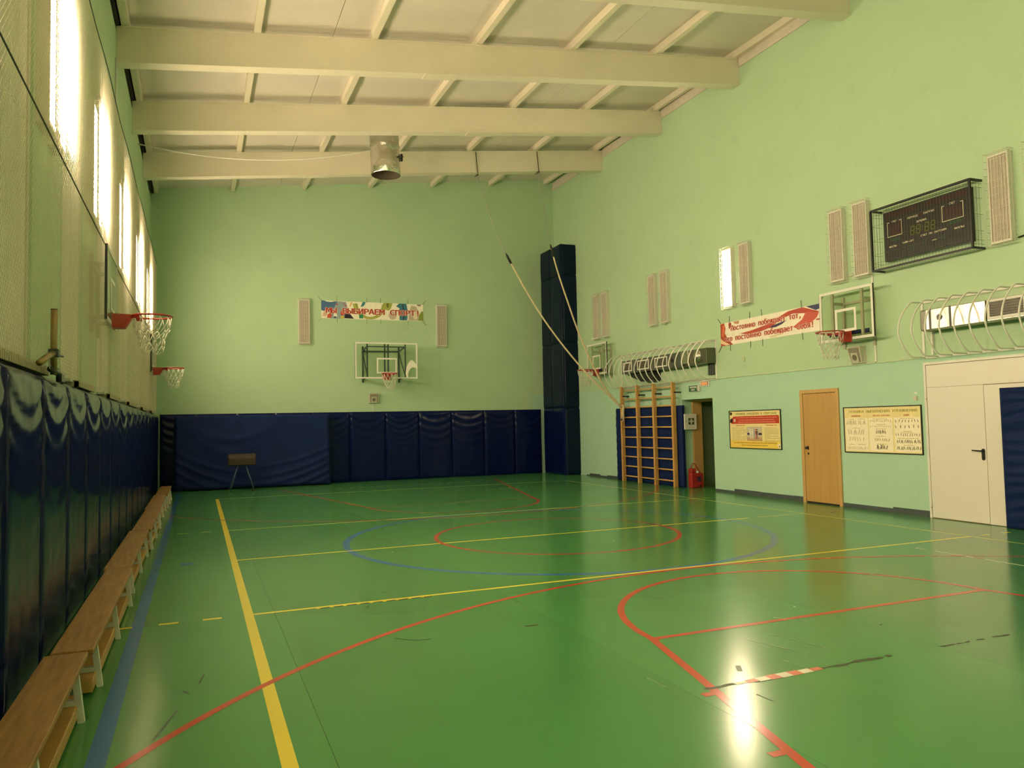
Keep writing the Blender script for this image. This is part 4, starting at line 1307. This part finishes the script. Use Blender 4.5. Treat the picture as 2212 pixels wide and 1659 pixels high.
tag(o, 'blue gym mat standing behind the wooden wall bars', 'mat')
def sidemat(u, d):
    return .022 * math.sin(d * 75 + 4 * u + 5 * noise.noise((u * 2, d * 5, 4.))) * (.35 + .65 * abs(noise.noise((u * 3, d * 4, 9.)))) + .012 * noise.noise((u * 3, d * 6, 5.5))
o = pad(2.0, 1.97, .13, sidemat, 40, 90, NAVYM).build('gym_mat', NAVYM)
o.location = RP(-3.72, .03, 0.0); o.rotation_euler = (0, 0, RZ_R)
tag(o, 'blue gym mat standing before the white double door, cut off by the right picture edge', 'mat')

# ================================================================== DOORS
d2 = struct(empty('door_2', RP(.8675, 0, 0), RZ_R))
hw = .4885
MB().cbox(-hw, -hw + .075, -.03, -.0005, 0, 2.13, .004).build('door_casing', WOODF, d2)
MB().cbox(hw - .065, hw, -.03, -.0005, 0, 2.13, .004).build('door_casing', WOODF, d2)
MB().cbox(-hw + .075, hw - .065, -.03, -.0005, 2.06, 2.13, .004).build('door_casing', WOODF, d2)
MB().box(-hw + .075, hw - .065, -.006, -.0008, 0.0, 2.06).build('door_rebate', DARKGAP, d2)
lf = MB().cbox(-hw + .082, hw - .069, -.020, -.007, 0.03, 2.052, .003).build('door_leaf', WOODD, d2)
hd = MB().tube([(-.315, -.021, 1.035), (-.315, -.05, 1.035)], .012, 10).tube([(-.315, -.05, 1.035), (-.315, -.056, 1.035), (-.315, -.075, 1.035), (-.315, -.082, 1.035)], [.014, .026, .026, .014], 12)
hd.cbox(-.335, -.295, -.024, -.020, 1.00, 1.07, .002)
hd.build('door_knob', BLACKP, lf)
MB().disc(-.312, .925, .022, -.024, -.019, 12).build('lock_plate', BLACKP, lf)
for z in (.28, 1.72):
    MB().cbox(hw - .075, hw - .060, -.034, -.02, z, z + .1, .003).build('hinge', WOODF, d2)
d3 = struct(empty('door_3', RP(-2.45, 0, 0), RZ_R))
T = lambda t: -(t + 2.45)
MB().cbox(T(-1.416), T(-1.456), -.03, -.0005, 0, 2.435, .003).build('door_frame', DOORW, d3)
MB().cbox(T(-3.444), T(-3.484), -.03, -.0005, 0, 2.435, .003).build('door_frame', DOORW, d3)
MB().cbox(T(-1.456), T(-3.444), -.03, -.0005, 2.395, 2.435, .003).build('door_frame', DOORW, d3)
MB().box(T(-1.456), T(-3.444), -.008, -.0008, 0, 2.395).build('door_rebate', mat('door_gap_brown', (.22, .16, .08), .8), d3)
l3 = MB().cbox(T(-1.463), T(-2.411), -.024, -.009, .012, 2.036, .002).build('door_leaf', DOORW, d3)
MB().cbox(T(-2.418), T(-3.438), -.024, -.009, .008, 2.030, .002).build('door_leaf', DOORW, d3)
MB().cbox(T(-1.463), T(-3.438), -.024, -.009, 2.039, 2.388, .002).build('transom_panel', DOORW, d3)
pl = MB(); pts = []
cx, zt, zb, rr = T(-2.365), 1.075, .955, .025
pts = [(cx + rr * math.cos(a), zt + rr * math.sin(a)) for a in [PI * k / 8 for k in range(9)]] + [(cx - rr * math.cos(a), zb - rr * math.sin(a)) for a in [PI * k / 8 for k in range(9)]]
pl.prism(pts, -.034, -.023)
pl.tube([(cx, -.034, 1.07), (cx, -.075, 1.07), (cx - .03, -.078, 1.07), (cx - .145, -.072, 1.075)], .010, 8)
pl.build('lever_handle', BLACKP, l3)
for z in (.17, 1.86):
    h = MB().tube([(T(-1.459), -.036, z - .05), (T(-1.459), -.036, z + .05)], .007, 8)
    h.build('hinge', WHITE, d3); MB().tube([(T(-1.459), -.037, z - .006), (T(-1.459), -.037, z + .006)], .009, 8).build('hinge_pin', BRASS, d3)

# ================================================================== POSTERS
def strips(parent, nm, rows, m, y=-.0165):
    mb = MB(); rnd = random.Random(len(rows) * 7 + 1)
    for x0, x1, z, h in rows:
        x = x0
        while x < x1:
            l = min(rnd.uniform(.025, .075), x1 - x)
            mb.box(x, x + l, y, y + .002, z - h / 2, z + h / 2)
            x += l + .012
    return stuff(mb.build(nm, m, parent))
def frame(parent, W, H, m, b=.02):
    f = MB()
    f.box(-W / 2, W / 2, -.022, -.0005, 0, b).box(-W / 2, W / 2, -.022, -.0005, H - b, H).box(-W / 2, -W / 2 + b, -.022, -.0005, b, H - b).box(W / 2 - b, W / 2, -.022, -.0005, b, H - b)
    f.build('frame', m, parent)
p1 = thing('poster', 'framed yellow gym rules poster with a red heading box, left of the wooden door', 'poster', RP(2.727, 0, .975), RZ_R)
W, H = 1.635, .81
frame(p1, W, H, flat('frame_dark_green', 40, 48, 30), .018)
MB().box(-W / 2 + .018, W / 2 - .018, -.012, -.0005, .018, H - .018).build('print_sheet', flat('poster_yellow', 238, 222, 160), p1)
MB().box(-W / 2 + .02, W / 2 - .02, -.0145, -.012, .02, .17).build('print_band', flat('poster_gold', 243, 212, 95), p1)
rb = MB(); rb.prism([(-.66, .685), (.74, .695), (.765, .67), (.765, .53), (-.73, .525), (-.755, .55), (-.72, .64)][::-1], -.015, -.012); rb.build('print_red_box', flat('poster_red', 190, 60, 38), p1)
text('lettering', 'ПРАВИЛА ПОВЕДЕНИЯ В СПОРТЗАЛЕ', .085, flat('poster_title_olive', 150, 140, 55), p1, .06, -.0145, .735, width=1.28)
strips(p1, 'small_print', [(-.58, .70, .655, .018), (-.48, .62, .605, .018), (-.52, .66, .56, .018)], flat('poster_pink_print', 228, 140, 112))
text('lettering', 'ЗАПРЕЩАЕТСЯ', .05, flat('poster_red_print', 200, 95, 70), p1, -.45, -.0145, .49, width=.30)
text('lettering', 'РАЗРЕШАЕТСЯ', .05, flat('poster_red_print', 200, 95, 70), p1, .53, -.0145, .49, width=.30)
strips(p1, 'small_print', [(-.73, -.73 + [.40, .50, .45, .50, .42, .3, .5, .5, .45, .2][i], .44 - i * .031, .010) for i in range(10)], flat('poster_grey_print', 190, 175, 120))
strips(p1, 'small_print', [(.32, .32 + .82 * [.45, .5, .55, .52, .5, .5, .2, .5, .22, .55, .1, .55, .4][i], .44 - i * .024, .009) for i in range(13)], flat('poster_grey_print', 190, 175, 120))
MB().box(-.24, .24, -.0145, -.012, .165, .465).build('print_photo', flat('poster_photo_grey', 205, 195, 170), p1)
MB().box(-.24, .24, -.0148, -.0145, .165, .24).build('print_photo', flat('poster_photo_tan', 200, 160, 120), p1)
MB().box(-.225, -.12, -.0155, -.0145, .29, .335).build('print_photo', flat('poster_photo_navy', 60, 45, 80), p1)
MB().box(.13, .235, -.0155, -.0145, .29, .335).build('print_photo', flat('poster_photo_navy', 60, 45, 80), p1)
pf = [(-.13, (235, 230, 215)), (-.06, (225, 220, 210)), (0, (150, 160, 175)), (.05, (190, 60, 50)), (.09, (40, 40, 50))]
for x, colr in pf:
    mf = flat('poster_kid_%d' % colr[0], *colr)
    q = MB(); q.prism([(x - .016, .30), (x + .016, .30), (x + .02, .375), (x - .02, .375)], -.0165, -.0155)
    q.prism([(x - .016, .30), (x - .003, .30), (x - .012, .20), (x - .022, .20)], -.0165, -.0155).prism([(x + .003, .30), (x + .016, .30), (x + .022, .205), (x + .012, .205)], -.0165, -.0155)
    q.disc(x, .40, .017, -.0165, -.0155, 10); q.build('print_child', mf, p1)
q = MB(); q.disc(-.63, .60, .032, -.017, -.012, 16); q.build('print_ball', flat('poster_ball_white', 235, 225, 205), p1)
q = MB(); q.disc(-.63, .60, .012, -.018, -.017, 6); q.disc(-.75, .745, .035, -.017, -.012, 12); q.prism([(-.79, .55), (-.70, .55), (-.69, .62), (-.72, .65), (-.78, .62)], -.017, -.012); q.build('print_dark_shape', flat('poster_black', 45, 35, 25), p1)
q = MB(); q.disc(.755, .075, .05, -.017, -.012, 18); q.build('print_ball', flat('poster_ball_white', 235, 225, 205), p1)
q = MB(); q.disc(.755, .065, .016, -.018, -.017, 6); q.build('print_dark_shape', flat('poster_black', 45, 35, 25), p1)
strips(p1, 'small_print', [(-.68, .68, .125, .018), (-.42, .40, .075, .018)], flat('poster_brown_print', 190, 145, 50))
p2 = thing('poster', 'framed cream exercise chart with three white columns, between the wooden and white doors', 'poster', RP(-.527, 0, .975), RZ_R)
W, H = 1.62, .80
frame(p2, W, H, flat('frame_black', 35, 35, 22), .016)
MB().box(-W / 2 + .016, W / 2 - .016, -.012, -.0005, .016, H - .016).build('print_sheet', flat('poster_yellow', 238, 222, 160), p2)
text('lettering', 'ТЕХНИКА ВЫПОЛНЕНИЯ УПРАЖНЕНИЙ', .085, flat('poster_title_green', 160, 150, 60), p2, .02, -.0145, .715, width=1.42)
for x, s_, ww in ((-.53, 'ВОЛЕЙБОЛ', .20), (0.02, 'ЛЁГКАЯ АТЛЕТИКА', .36), (.52, 'ЛЫЖИ', .12)):
    text('lettering', s_, .05, flat('poster_red_print', 200, 95, 70), p2, x, -.0145, .64, width=ww)
for xa, xb in ((-.77, -.27), (-.245, .24), (.275, .78)):
    MB().cbox(xa, xb, -.0145, -.0115, .035, .605, .001).build('print_column', flat('poster_cream', 248, 238, 210), p2)
def figs(rows, m):
    q = MB(); rnd = random.Random(5)
    for x0, x1, z, h, n in rows:
        for i in range(n):
            x = x0 + (x1 - x0) * i / max(1, n - 1); zz = z + rnd.uniform(-.006, .006)
            lean = rnd.uniform(-.3, .3) * h
            q.prism([(x - h * .10, zz), (x + h * .12, zz), (x + h * .13 + lean, zz + h * .75), (x - h * .10 + lean, zz + h * .75)], -.0165, -.0145)
            q.disc(x + lean * 1.2, zz + h * .88, h * .11, -.0165, -.0145, 6)
    return stuff(q.build('printed_figures', m, p2))
figs([(-.74, -.53, .49, .08, 7), (-.47, -.33, .49, .08, 4), (-.69, -.38, .32, .09, 7), (-.69, -.38, .21, .07, 6), (-.72, -.52, .06, .05, 7), (-.48, -.3, .06, .05, 6)], flat('poster_grey_figure', 205, 192, 160))
figs([(-.22, .20, .535, .035, 14), (-.22, .20, .445, .03, 12), (-.12, .15, .21, .05, 9)], flat('poster_brown_figure', 170, 155, 112))
figs([(-.10, .09, .335, .06, 7), (-.09, .10, .075, .075, 7), (.31, .74, .525, .045, 8), (.31, .74, .43, .05, 6), (.31, .75, .30, .04, 11), (.32, .76, .185, .055, 13), (.32, .76, .075, .055, 13)], flat('poster_dark_figure', 105, 95, 68))
strips(p2, 'small_print', [(-.70, -.58, .585, .008), (-.48, -.33, .585, .008), (-.62, -.45, .43, .009), (-.15, .14, .585, .008), (-.08, .1, .49, .008), (-.1, .1, .415, .008), (-.1, .1, .29, .008), (-.1, .1, .16, .008), (-.7, -.57, .145, .009), (-.5, -.34, .145, .009), (.4, .66, .585, .008), (.45, .62, .375, .009), (.4, .65, .35, .008), (.33, .74, .26, .008), (.45, .65, .15, .008)], flat('poster_tan_print', 190, 165, 105))
# ================================================================== SMALL WALL THINGS
def speaker(label, loc, rz):
    s_ = thing('wall_speaker', label, 'speaker', loc, rz, 'cream wall speakers')
    b = MB()
    b.add([(-.15, -.0005, .29), (.15, -.0005, .29), (.15, -.0005, 0), (-.15, -.0005, 0), (-.15, -.15, .29), (.15, -.15, .29), (.12, -.07, 0), (-.12, -.07, 0)],
          [(0, 1, 2, 3), (4, 7, 6, 5), (0, 4, 5, 1), (1, 5, 6, 2), (2, 6, 7, 3), (3, 7, 4, 0)])
    b.build('cabinet', CREAM, s_)
    d = Vector((0, .08, -.29)).normalized(); nrm = Vector((0, -d.z, d.y)); nrm = Vector((0, -abs(d.z), d.y)) if True else nrm
    # sloping front: grille, ring, cone
    def onf(x, k, off):
        base = Vector((x, -.15 + .08 * k, .29 * (1 - k)))
        return base + Vector((0, -.964, -.266)) * off
    g = MB()
    for i in range(9):
        x = -.11 + .0275 * i; sq = lambda k: 1 - .2 * k
        g.add([onf(x * sq(.08) - .008, .08, .003), onf(x * sq(.08) + .008, .08, .003), onf(x * sq(.92) + .008, .92, .003), onf(x * sq(.92) - .008, .92, .003)], [(0, 3, 2, 1)])
    g.build('front_grille', GRILLE, s_)
    q = MB(); q.add([onf(-.075, .35, .004), onf(.075, .35, .004), onf(.075, .93, .004), onf(-.075, .93, .004), onf(-.075, .35, .02), onf(.075, .35, .02), onf(.075, .93, .02), onf(-.075, .93, .02)], [(4, 7, 6, 5), (0, 4, 5, 1), (1, 5, 6, 2), (2, 6, 7, 3), (3, 7, 4, 0)])
    q.build('driver_plate', CREAM, s_)
    c_ = MB(); N = 18; c_.add([onf(.052 * math.cos(2 * PI * k / N), .64 + .18 * math.sin(2 * PI * k / N), .022) for k in range(N)], [tuple(range(N))[::-1]])
    c_.build('driver_cone', GRILLE, s_)
    return s_
s1 = speaker('small cream speaker on the back wall under the big backboard', (4.415, YB, 2.30), 0)
MB().cbox(-.012, .012, -.014, -.0005, -.25, 0, .002).build('cable_duct', WHITE, s1)
speaker('small cream speaker on the right wall under the near backboard', RP(-.13, 0, 2.53), RZ_R)
b = thing('wall_button', 'small round cream cover on the right wall under the slogan banner', 'wall cover', RP(3.01, 0, 2.87), RZ_R)
MB().disc(0, 0, .06, -.02, -.0005, 20).build('cover', mat('green_cover', (.50, .58, .36), .45), b)
MB().disc(.012, -.006, .022, -.026, -.02, 12).build('centre_cap', mat('green_cover', (.50, .58, .36), .45), b)
b = thing('wall_switch', 'small cream switch above the exercise chart beside the white door', 'switch', RP(-1.235, 0, 1.84), RZ_R)
MB().cbox(-.035, .035, -.02, -.0005, 0, .075, .004).build('switch_plate', CREAM, b)
MB().cbox(-.02, .02, -.026, -.02, .015, .055, .003).build('rocker', CREAM, b)
MB().box(-.03, .03, -.003, -.0005, .11, .14).build('paper_tag', SIGNW, b)
e = thing('exit_sign', 'green and white exit sign above the open doorway', 'sign', RP(4.77, 0, 2.265), RZ_R)
MB().cbox(-.20, .20, -.06, -.0005, 0, .15, .01).build('sign_box', SIGNW, e)
MB().box(-.19, .165, -.063, -.06, .008, .142).build('sign_face', GREENS, e)
text('lettering', 'ВЫХОД', .065, SIGNW, e, -.02, -.064, .103, width=.26, offset=.002)
text('lettering', 'EXIT', .065, SIGNW, e, -.02, -.064, .042, width=.15, offset=.002)
MB().box(.13, .15, -.0645, -.063, .03, .13).build('door_symbol', SIGNW, e)
e = thing('exit_sign', 'small glowing amber exit sign at the end of the far tube cage', 'sign', RP(4.375, 0, 2.365), RZ_R)
MB().cbox(-.17, .17, -.04, -.0005, 0, .13, .006).build('sign_box', SIGNW, e)
MB().box(-.135, .135, -.043, -.04, .025, .105).build('sign_face', flat('amber_back', 90, 45, 20), e)
MB().box(-.115, .115, -.045, -.043, .035, .095).build('glowing_panel', AMBER, e)
text('lettering', 'ВЫХОД', .05, flat('amber_letter', 120, 40, 20), e, 0, -.046, .063, width=.20)
# first aid cabinet on the jamb, facing the room's near end
fa = thing('first_aid_cabinet', 'white first aid cabinet with a green cross beside the open doorway', 'cabinet', RP(5.355, -.265, 1.375), RZ_R - PI / 2 + PI / 2)
fa.location = RP(5.359, -.165, 1.375); fa.rotation_euler = (0, 0, RZ_R + PI / 2)
MB().cbox(-.19, .15, -.12, -.0005, 0, .375, .006).build('cabinet_body', SIGNW, fa)
dd = MB().cbox(-.187, .147, -.132, -.121, .004, .371, .003).build('cabinet_door', SIGNW, fa)
MB().box(-.085, .075, -.1345, -.132, .12, .275).build('green_panel', flat('cross_green', 60, 85, 25), dd)
q = MB(); q.box(-.025, .015, -.137, -.1345, .135, .26).box(-.07, .06, -.137, -.1345, .18, .215); q.build('white_cross', SIGNW, dd)
MB().disc(-.155, .19, .008, -.136, -.131, 10).build('lock', BLACKP, dd)
# red respirator box with strap on the niche floor
rbx = thing('red_bag', 'red boxy bag with a carrying strap on the floor of the open doorway', 'bag', RP(5.10, -.14, 0), RZ_R + PI / 2 - .12)
MB().cbox(-.15, .15, -.10, .08, 0.0, .35, .02).build('bag_body', REDBAG, rbx)
MB().cbox(-.16, -.02, -.09, .06, .35, .46, .03).build('bag_lid', REDBAG, rbx)
MB().tube([(-.14, -.02, .42), (-.09, -.02, .54), (-.05, -.02, .585), (.0, -.02, .53), (.08, -.02, .40), (.12, -.02, .34)], .012, 8).build('strap', REDBAG, rbx)
MB().cbox(-.005, .05, -.08, -.03, .345, .40, .012).build('white_cap', SIGNW, rbx)
MB().cbox(-.01, .09, -.105, -.10, .15, .27, .002).build('label_patch', flat('bag_label_navy', 60, 45, 70), rbx)
MB().cbox(.04, .10, -.105, -.10, .02, .07, .002).build('buckle', BLACKP, rbx)

# ================================================================== POLE WITH CLAMP ON THE LEFT WALL
pq = thing('clamped_pole', 'short brass pole with a clamp arm standing above the nearest left pads', 'pole', (-1.37, -3.78, 2.035))
MB().tube([(0, 0, 0), (0, 0, .47)], .0225, 14).build('pole_tube', BRASS, pq)
MB().tube([(0, 0, .47), (0, 0, .475)], .0235, 14).build('pole_cap', BLACKP, pq)
MB().tube([(-.02, -.42, .05), (-.01, -.2, .11), (0, 0, .155)], .022, 8).build('clamp_arm', BRASS, pq)
q = MB().cbox(-.032, .032, -.032, .032, .125, .185, .008); q.tube([(0, .02, .15), (0, .40, .165)], .008, 8); q.build('clamp_collar', SLATE, pq)
q = MB(); q.tube([(.0, -.15, .03), (.0, .28, .015)], .02, 8); q.cbox(-.02, .02, .22, .36, -.04, .02, .006); q.tube([(0, .34, .02), (0, .36, -.05)], .008, 6); q.build('winch_bracket', BLACKP, pq)
q = MB(); q.tube([(0, -.16, .03), (-.01, -.12, .09), (0, -.04, .02), (0, .1, .07), (0, .22, .05)], .004, 5); q.build('wire_loop', STEEL, pq)
# slim pipe down from the roof beam on the left wall
o = struct(empty('trim_24', (XL, 2.65, 5.85), RZ_L))
MB().tube([(0, -.02, 0), (0, -.02, 1.46)], .014, 8).build('wall_pipe', WHITE, o)

# ================================================================== FOIL DUCT AND CABLE
du = thing('foil_duct', 'hanging foil-wrapped ventilation duct under the roof', 'duct', (3.62, 7.1, 7.42))
N = 36; vs = []; fs = []
tilt = Matrix.Rotation(math.radians(2.0), 3, 'Y')
rows = [0, .012, .2, .45, .66, .68, .70, .95, 1.16, 1.18, 1.20, 1.35]
rad = [.332, .338, .338, .337, .339, .347, .338, .337, .338, .346, .335, .332]
rnd = random.Random(3)
for z, r_ in zip(rows, rad):
    for k in range(N):
        a = 2 * PI * k / N
        rr = r_ + rnd.uniform(-.004, .004)
        vs.append(Vector((rr * math.cos(a) - z * .035, rr * math.sin(a), z)))
for j in range(len(rows) - 1):
    for k in range(N):
        fs.append((j * N + k, j * N + (k + 1) % N, (j + 1) * N + (k + 1) % N, (j + 1) * N + k))
MB().add(vs, fs, 0, True).build('duct_shell', FOIL, du)
q = MB()
inn = [(.318 * math.cos(2 * PI * k / N), .318 * math.sin(2 * PI * k / N)) for k in range(N)]
q.add([(x, y, 0.002) for x, y in inn] + [(x, y, .5) for x, y in inn], [(k, k + N, (k + 1) % N + N, (k + 1) % N) for k in range(N)] + [tuple(range(N, 2 * N))[::-1]])
q.build('duct_mouth', mat('duct_inside_brown', (.09, .07, .04), .8), du)
q = MB(); q.box(.335, .385, -.08, -.02, .36, .52).box(.23, .36, -.27, -.24, .385, .40).bar((.24, -.25, .392), (.37, -.06, .385), .02, .02); q.build('black_clamp', BLACKP, du)
rh = roof(3.58, 7.1) + .15 - 7.42
MB().tube([(-.04, 0, 1.30), (-.045, 0, rh - .002)], .30, 24).build('roof_collar', SHEETD, du)
A = Vector((-1.575, 7.35, 7.62)); B = Vector((3.25, 7.0, 7.93))
cab = [(A.lerp(B, i / 24) + Vector((0, 0, -.28 * 4 * (i / 24) * (1 - i / 24)))) for i in range(25)]
cb_ = thing('sagging_cable', 'thin white cable sagging from the left wall to the foil duct', 'cable', A)
MB().tube([p_ - A for p_ in cab], .014, 6).build('cable', WHITE, cb_)

# ================================================================== CLIMBING ROPES
def interp(tab, s):
    for (a, va), (b, vb) in zip(tab[:-1], tab[1:]):
        if s <= b:
            t = (s - a) / (b - a)
            return va + (vb - va) * t
    return tab[-1][1]
def hermite_sag(tab, s):
    # smooth interpolation through the table
    xs_ = [a for a, _ in tab]; ys_ = [b for _, b in tab]
    n = len(xs_)
    m_ = []
    for i in range(n):
        if i == 0: m_.append((ys_[1] - ys_[0]) / (xs_[1] - xs_[0]))
        elif i == n - 1: m_.append((ys_[-1] - ys_[-2]) / (xs_[-1] - xs_[-2]))
        else: m_.append((ys_[i + 1] - ys_[i - 1]) / (xs_[i + 1] - xs_[i - 1]))
    for i in range(n - 1):
        if s <= xs_[i + 1] or i == n - 2:
            h = xs_[i + 1] - xs_[i]; t = (s - xs_[i]) / h
            return (2 * t ** 3 - 3 * t * t + 1) * ys_[i] + (t ** 3 - 2 * t * t + t) * h * m_[i] + (-2 * t ** 3 + 3 * t * t) * ys_[i + 1] + (t ** 3 - t * t) * h * m_[i + 1]
def climbing_rope(label, A, B, tab, sc, seed):
    A = Vector(A); B = Vector(B)
    r = thing('climbing_rope', label, 'rope', A, 0, 'climbing ropes tied back to the wall bars')
    P = lambda s: A.lerp(B, s) - A - Vector((0, 0, hermite_sag(tab, s)))
    # hanger on the beam
    h = MB()
    yb = 9.08 - A.y
    top = roof(A.x, 9.08) - A.z - .03
    h.tube([(-.03, yb - .125, top), (.02, yb - .13, -.02), (.0, 0, 0)], .011, 6)
    h.tube([(.02, yb - .13, .02), (.02, yb + .0, -.01 + .02), (.02, yb + .13, .04)], .011, 6)
    h.tube(ring_pts(0, 0, 0, .035, 10)[:], .008, 6, True)
    h.build('beam_hook', mat('dark_brown_iron', (.07, .055, .03), .5, .5), r)
    ch = MB(); L = 0; n = 70
    link = 0
    pts = [P(sc * i / n) for i in range(n + 1)]
    for i in range(n):
        a, b = pts[i], pts[i + 1]
        d = (b - a); m = (a + b) / 2; t = d.normalized()
        u = t.orthogonal().normalized(); v = t.cross(u)
        w_ = u if i % 2 else v
        lp = []
        for k in range(8):
            an = 2 * PI * k / 8
            lp.append(m + t * math.cos(an) * d.length * .64 + w_ * math.sin(an) * .014)
        ch.tube(lp, .0045, 4, True)
    stuff(ch.build('chain', CHAINM, r))
    c = MB(); e0 = P(sc); e1 = P(sc + .03)
    c.tube([e0, e0.lerp(e1, .3), e0.lerp(e1, 1)], [.012, .03, .034], 10)
    c.tube([e0.lerp(e1, 1), e0.lerp(e1, 1.25)], [.036, .03], 10)
    c.build('shackle', BLACK, r)
    MB().tube([P(sc + .03 + (1 - sc - .03) * i / 60) for i in range(61)], .0215, 10).build('rope', ROPE, r)
    return r, P
A1 = (6.55, 8.95, 8.318); B1 = RP(7.712, .35, 1.98)
climbing_rope('left climbing rope on a chain from the far roof beam, slung to the wall bars', A1, B1, [(0, 0), (.10, .62), (.19, .90), (.43, 1.04), (.71, .70), (1, 0)], .195, 1)
A2 = (8.363, 8.95, 8.588); B2 = RP(7.876, .30, 2.05)
r2, P2_ = climbing_rope('right climbing rope on a chain before the corner column, slung to the wall bars', A2, B2, [(0, 0), (.135, 1.12), (.39, 1.36), (.57, 1.24), (.79, .80), (1, 0)], .14, 2)
# tied tail of the ropes hanging on the wall bars
tl = thing('rope_tail', 'doubled rope tail hanging knotted from the wall bars', 'rope', RP(7.74, .265, 1.99), RZ_R)
MB().tube([(0.03, 0, .05), (.02, -.02, -.02), (.0, -.03, -.18), (-.035, -.03, -.32)], .026, 8).build('tail', ROPE, tl)
MB().tube([(.06, 0, .04), (.07, -.02, -.05), (.045, -.03, -.14), (.06, -.03, -.25), (.05, -.03, -.36), (.02, -.03, -.38)], .022, 8).build('tail', ROPE, tl)
MB().tube([(.0, -.05, .02), (.05, -.05, .05), (.08, -.02, .02), (.05, .01, -.02), (.0, .0, 0)], .024, 8, True).build('knot', ROPE, tl)
MB().tube([(-.035, -.03, -.32), (-.04, -.03, -.36)], .028, 8).build('tape_end', BLACK, tl)
kn = MB(); kp = P2_(.93) + Vector(A2)
flush_texts()
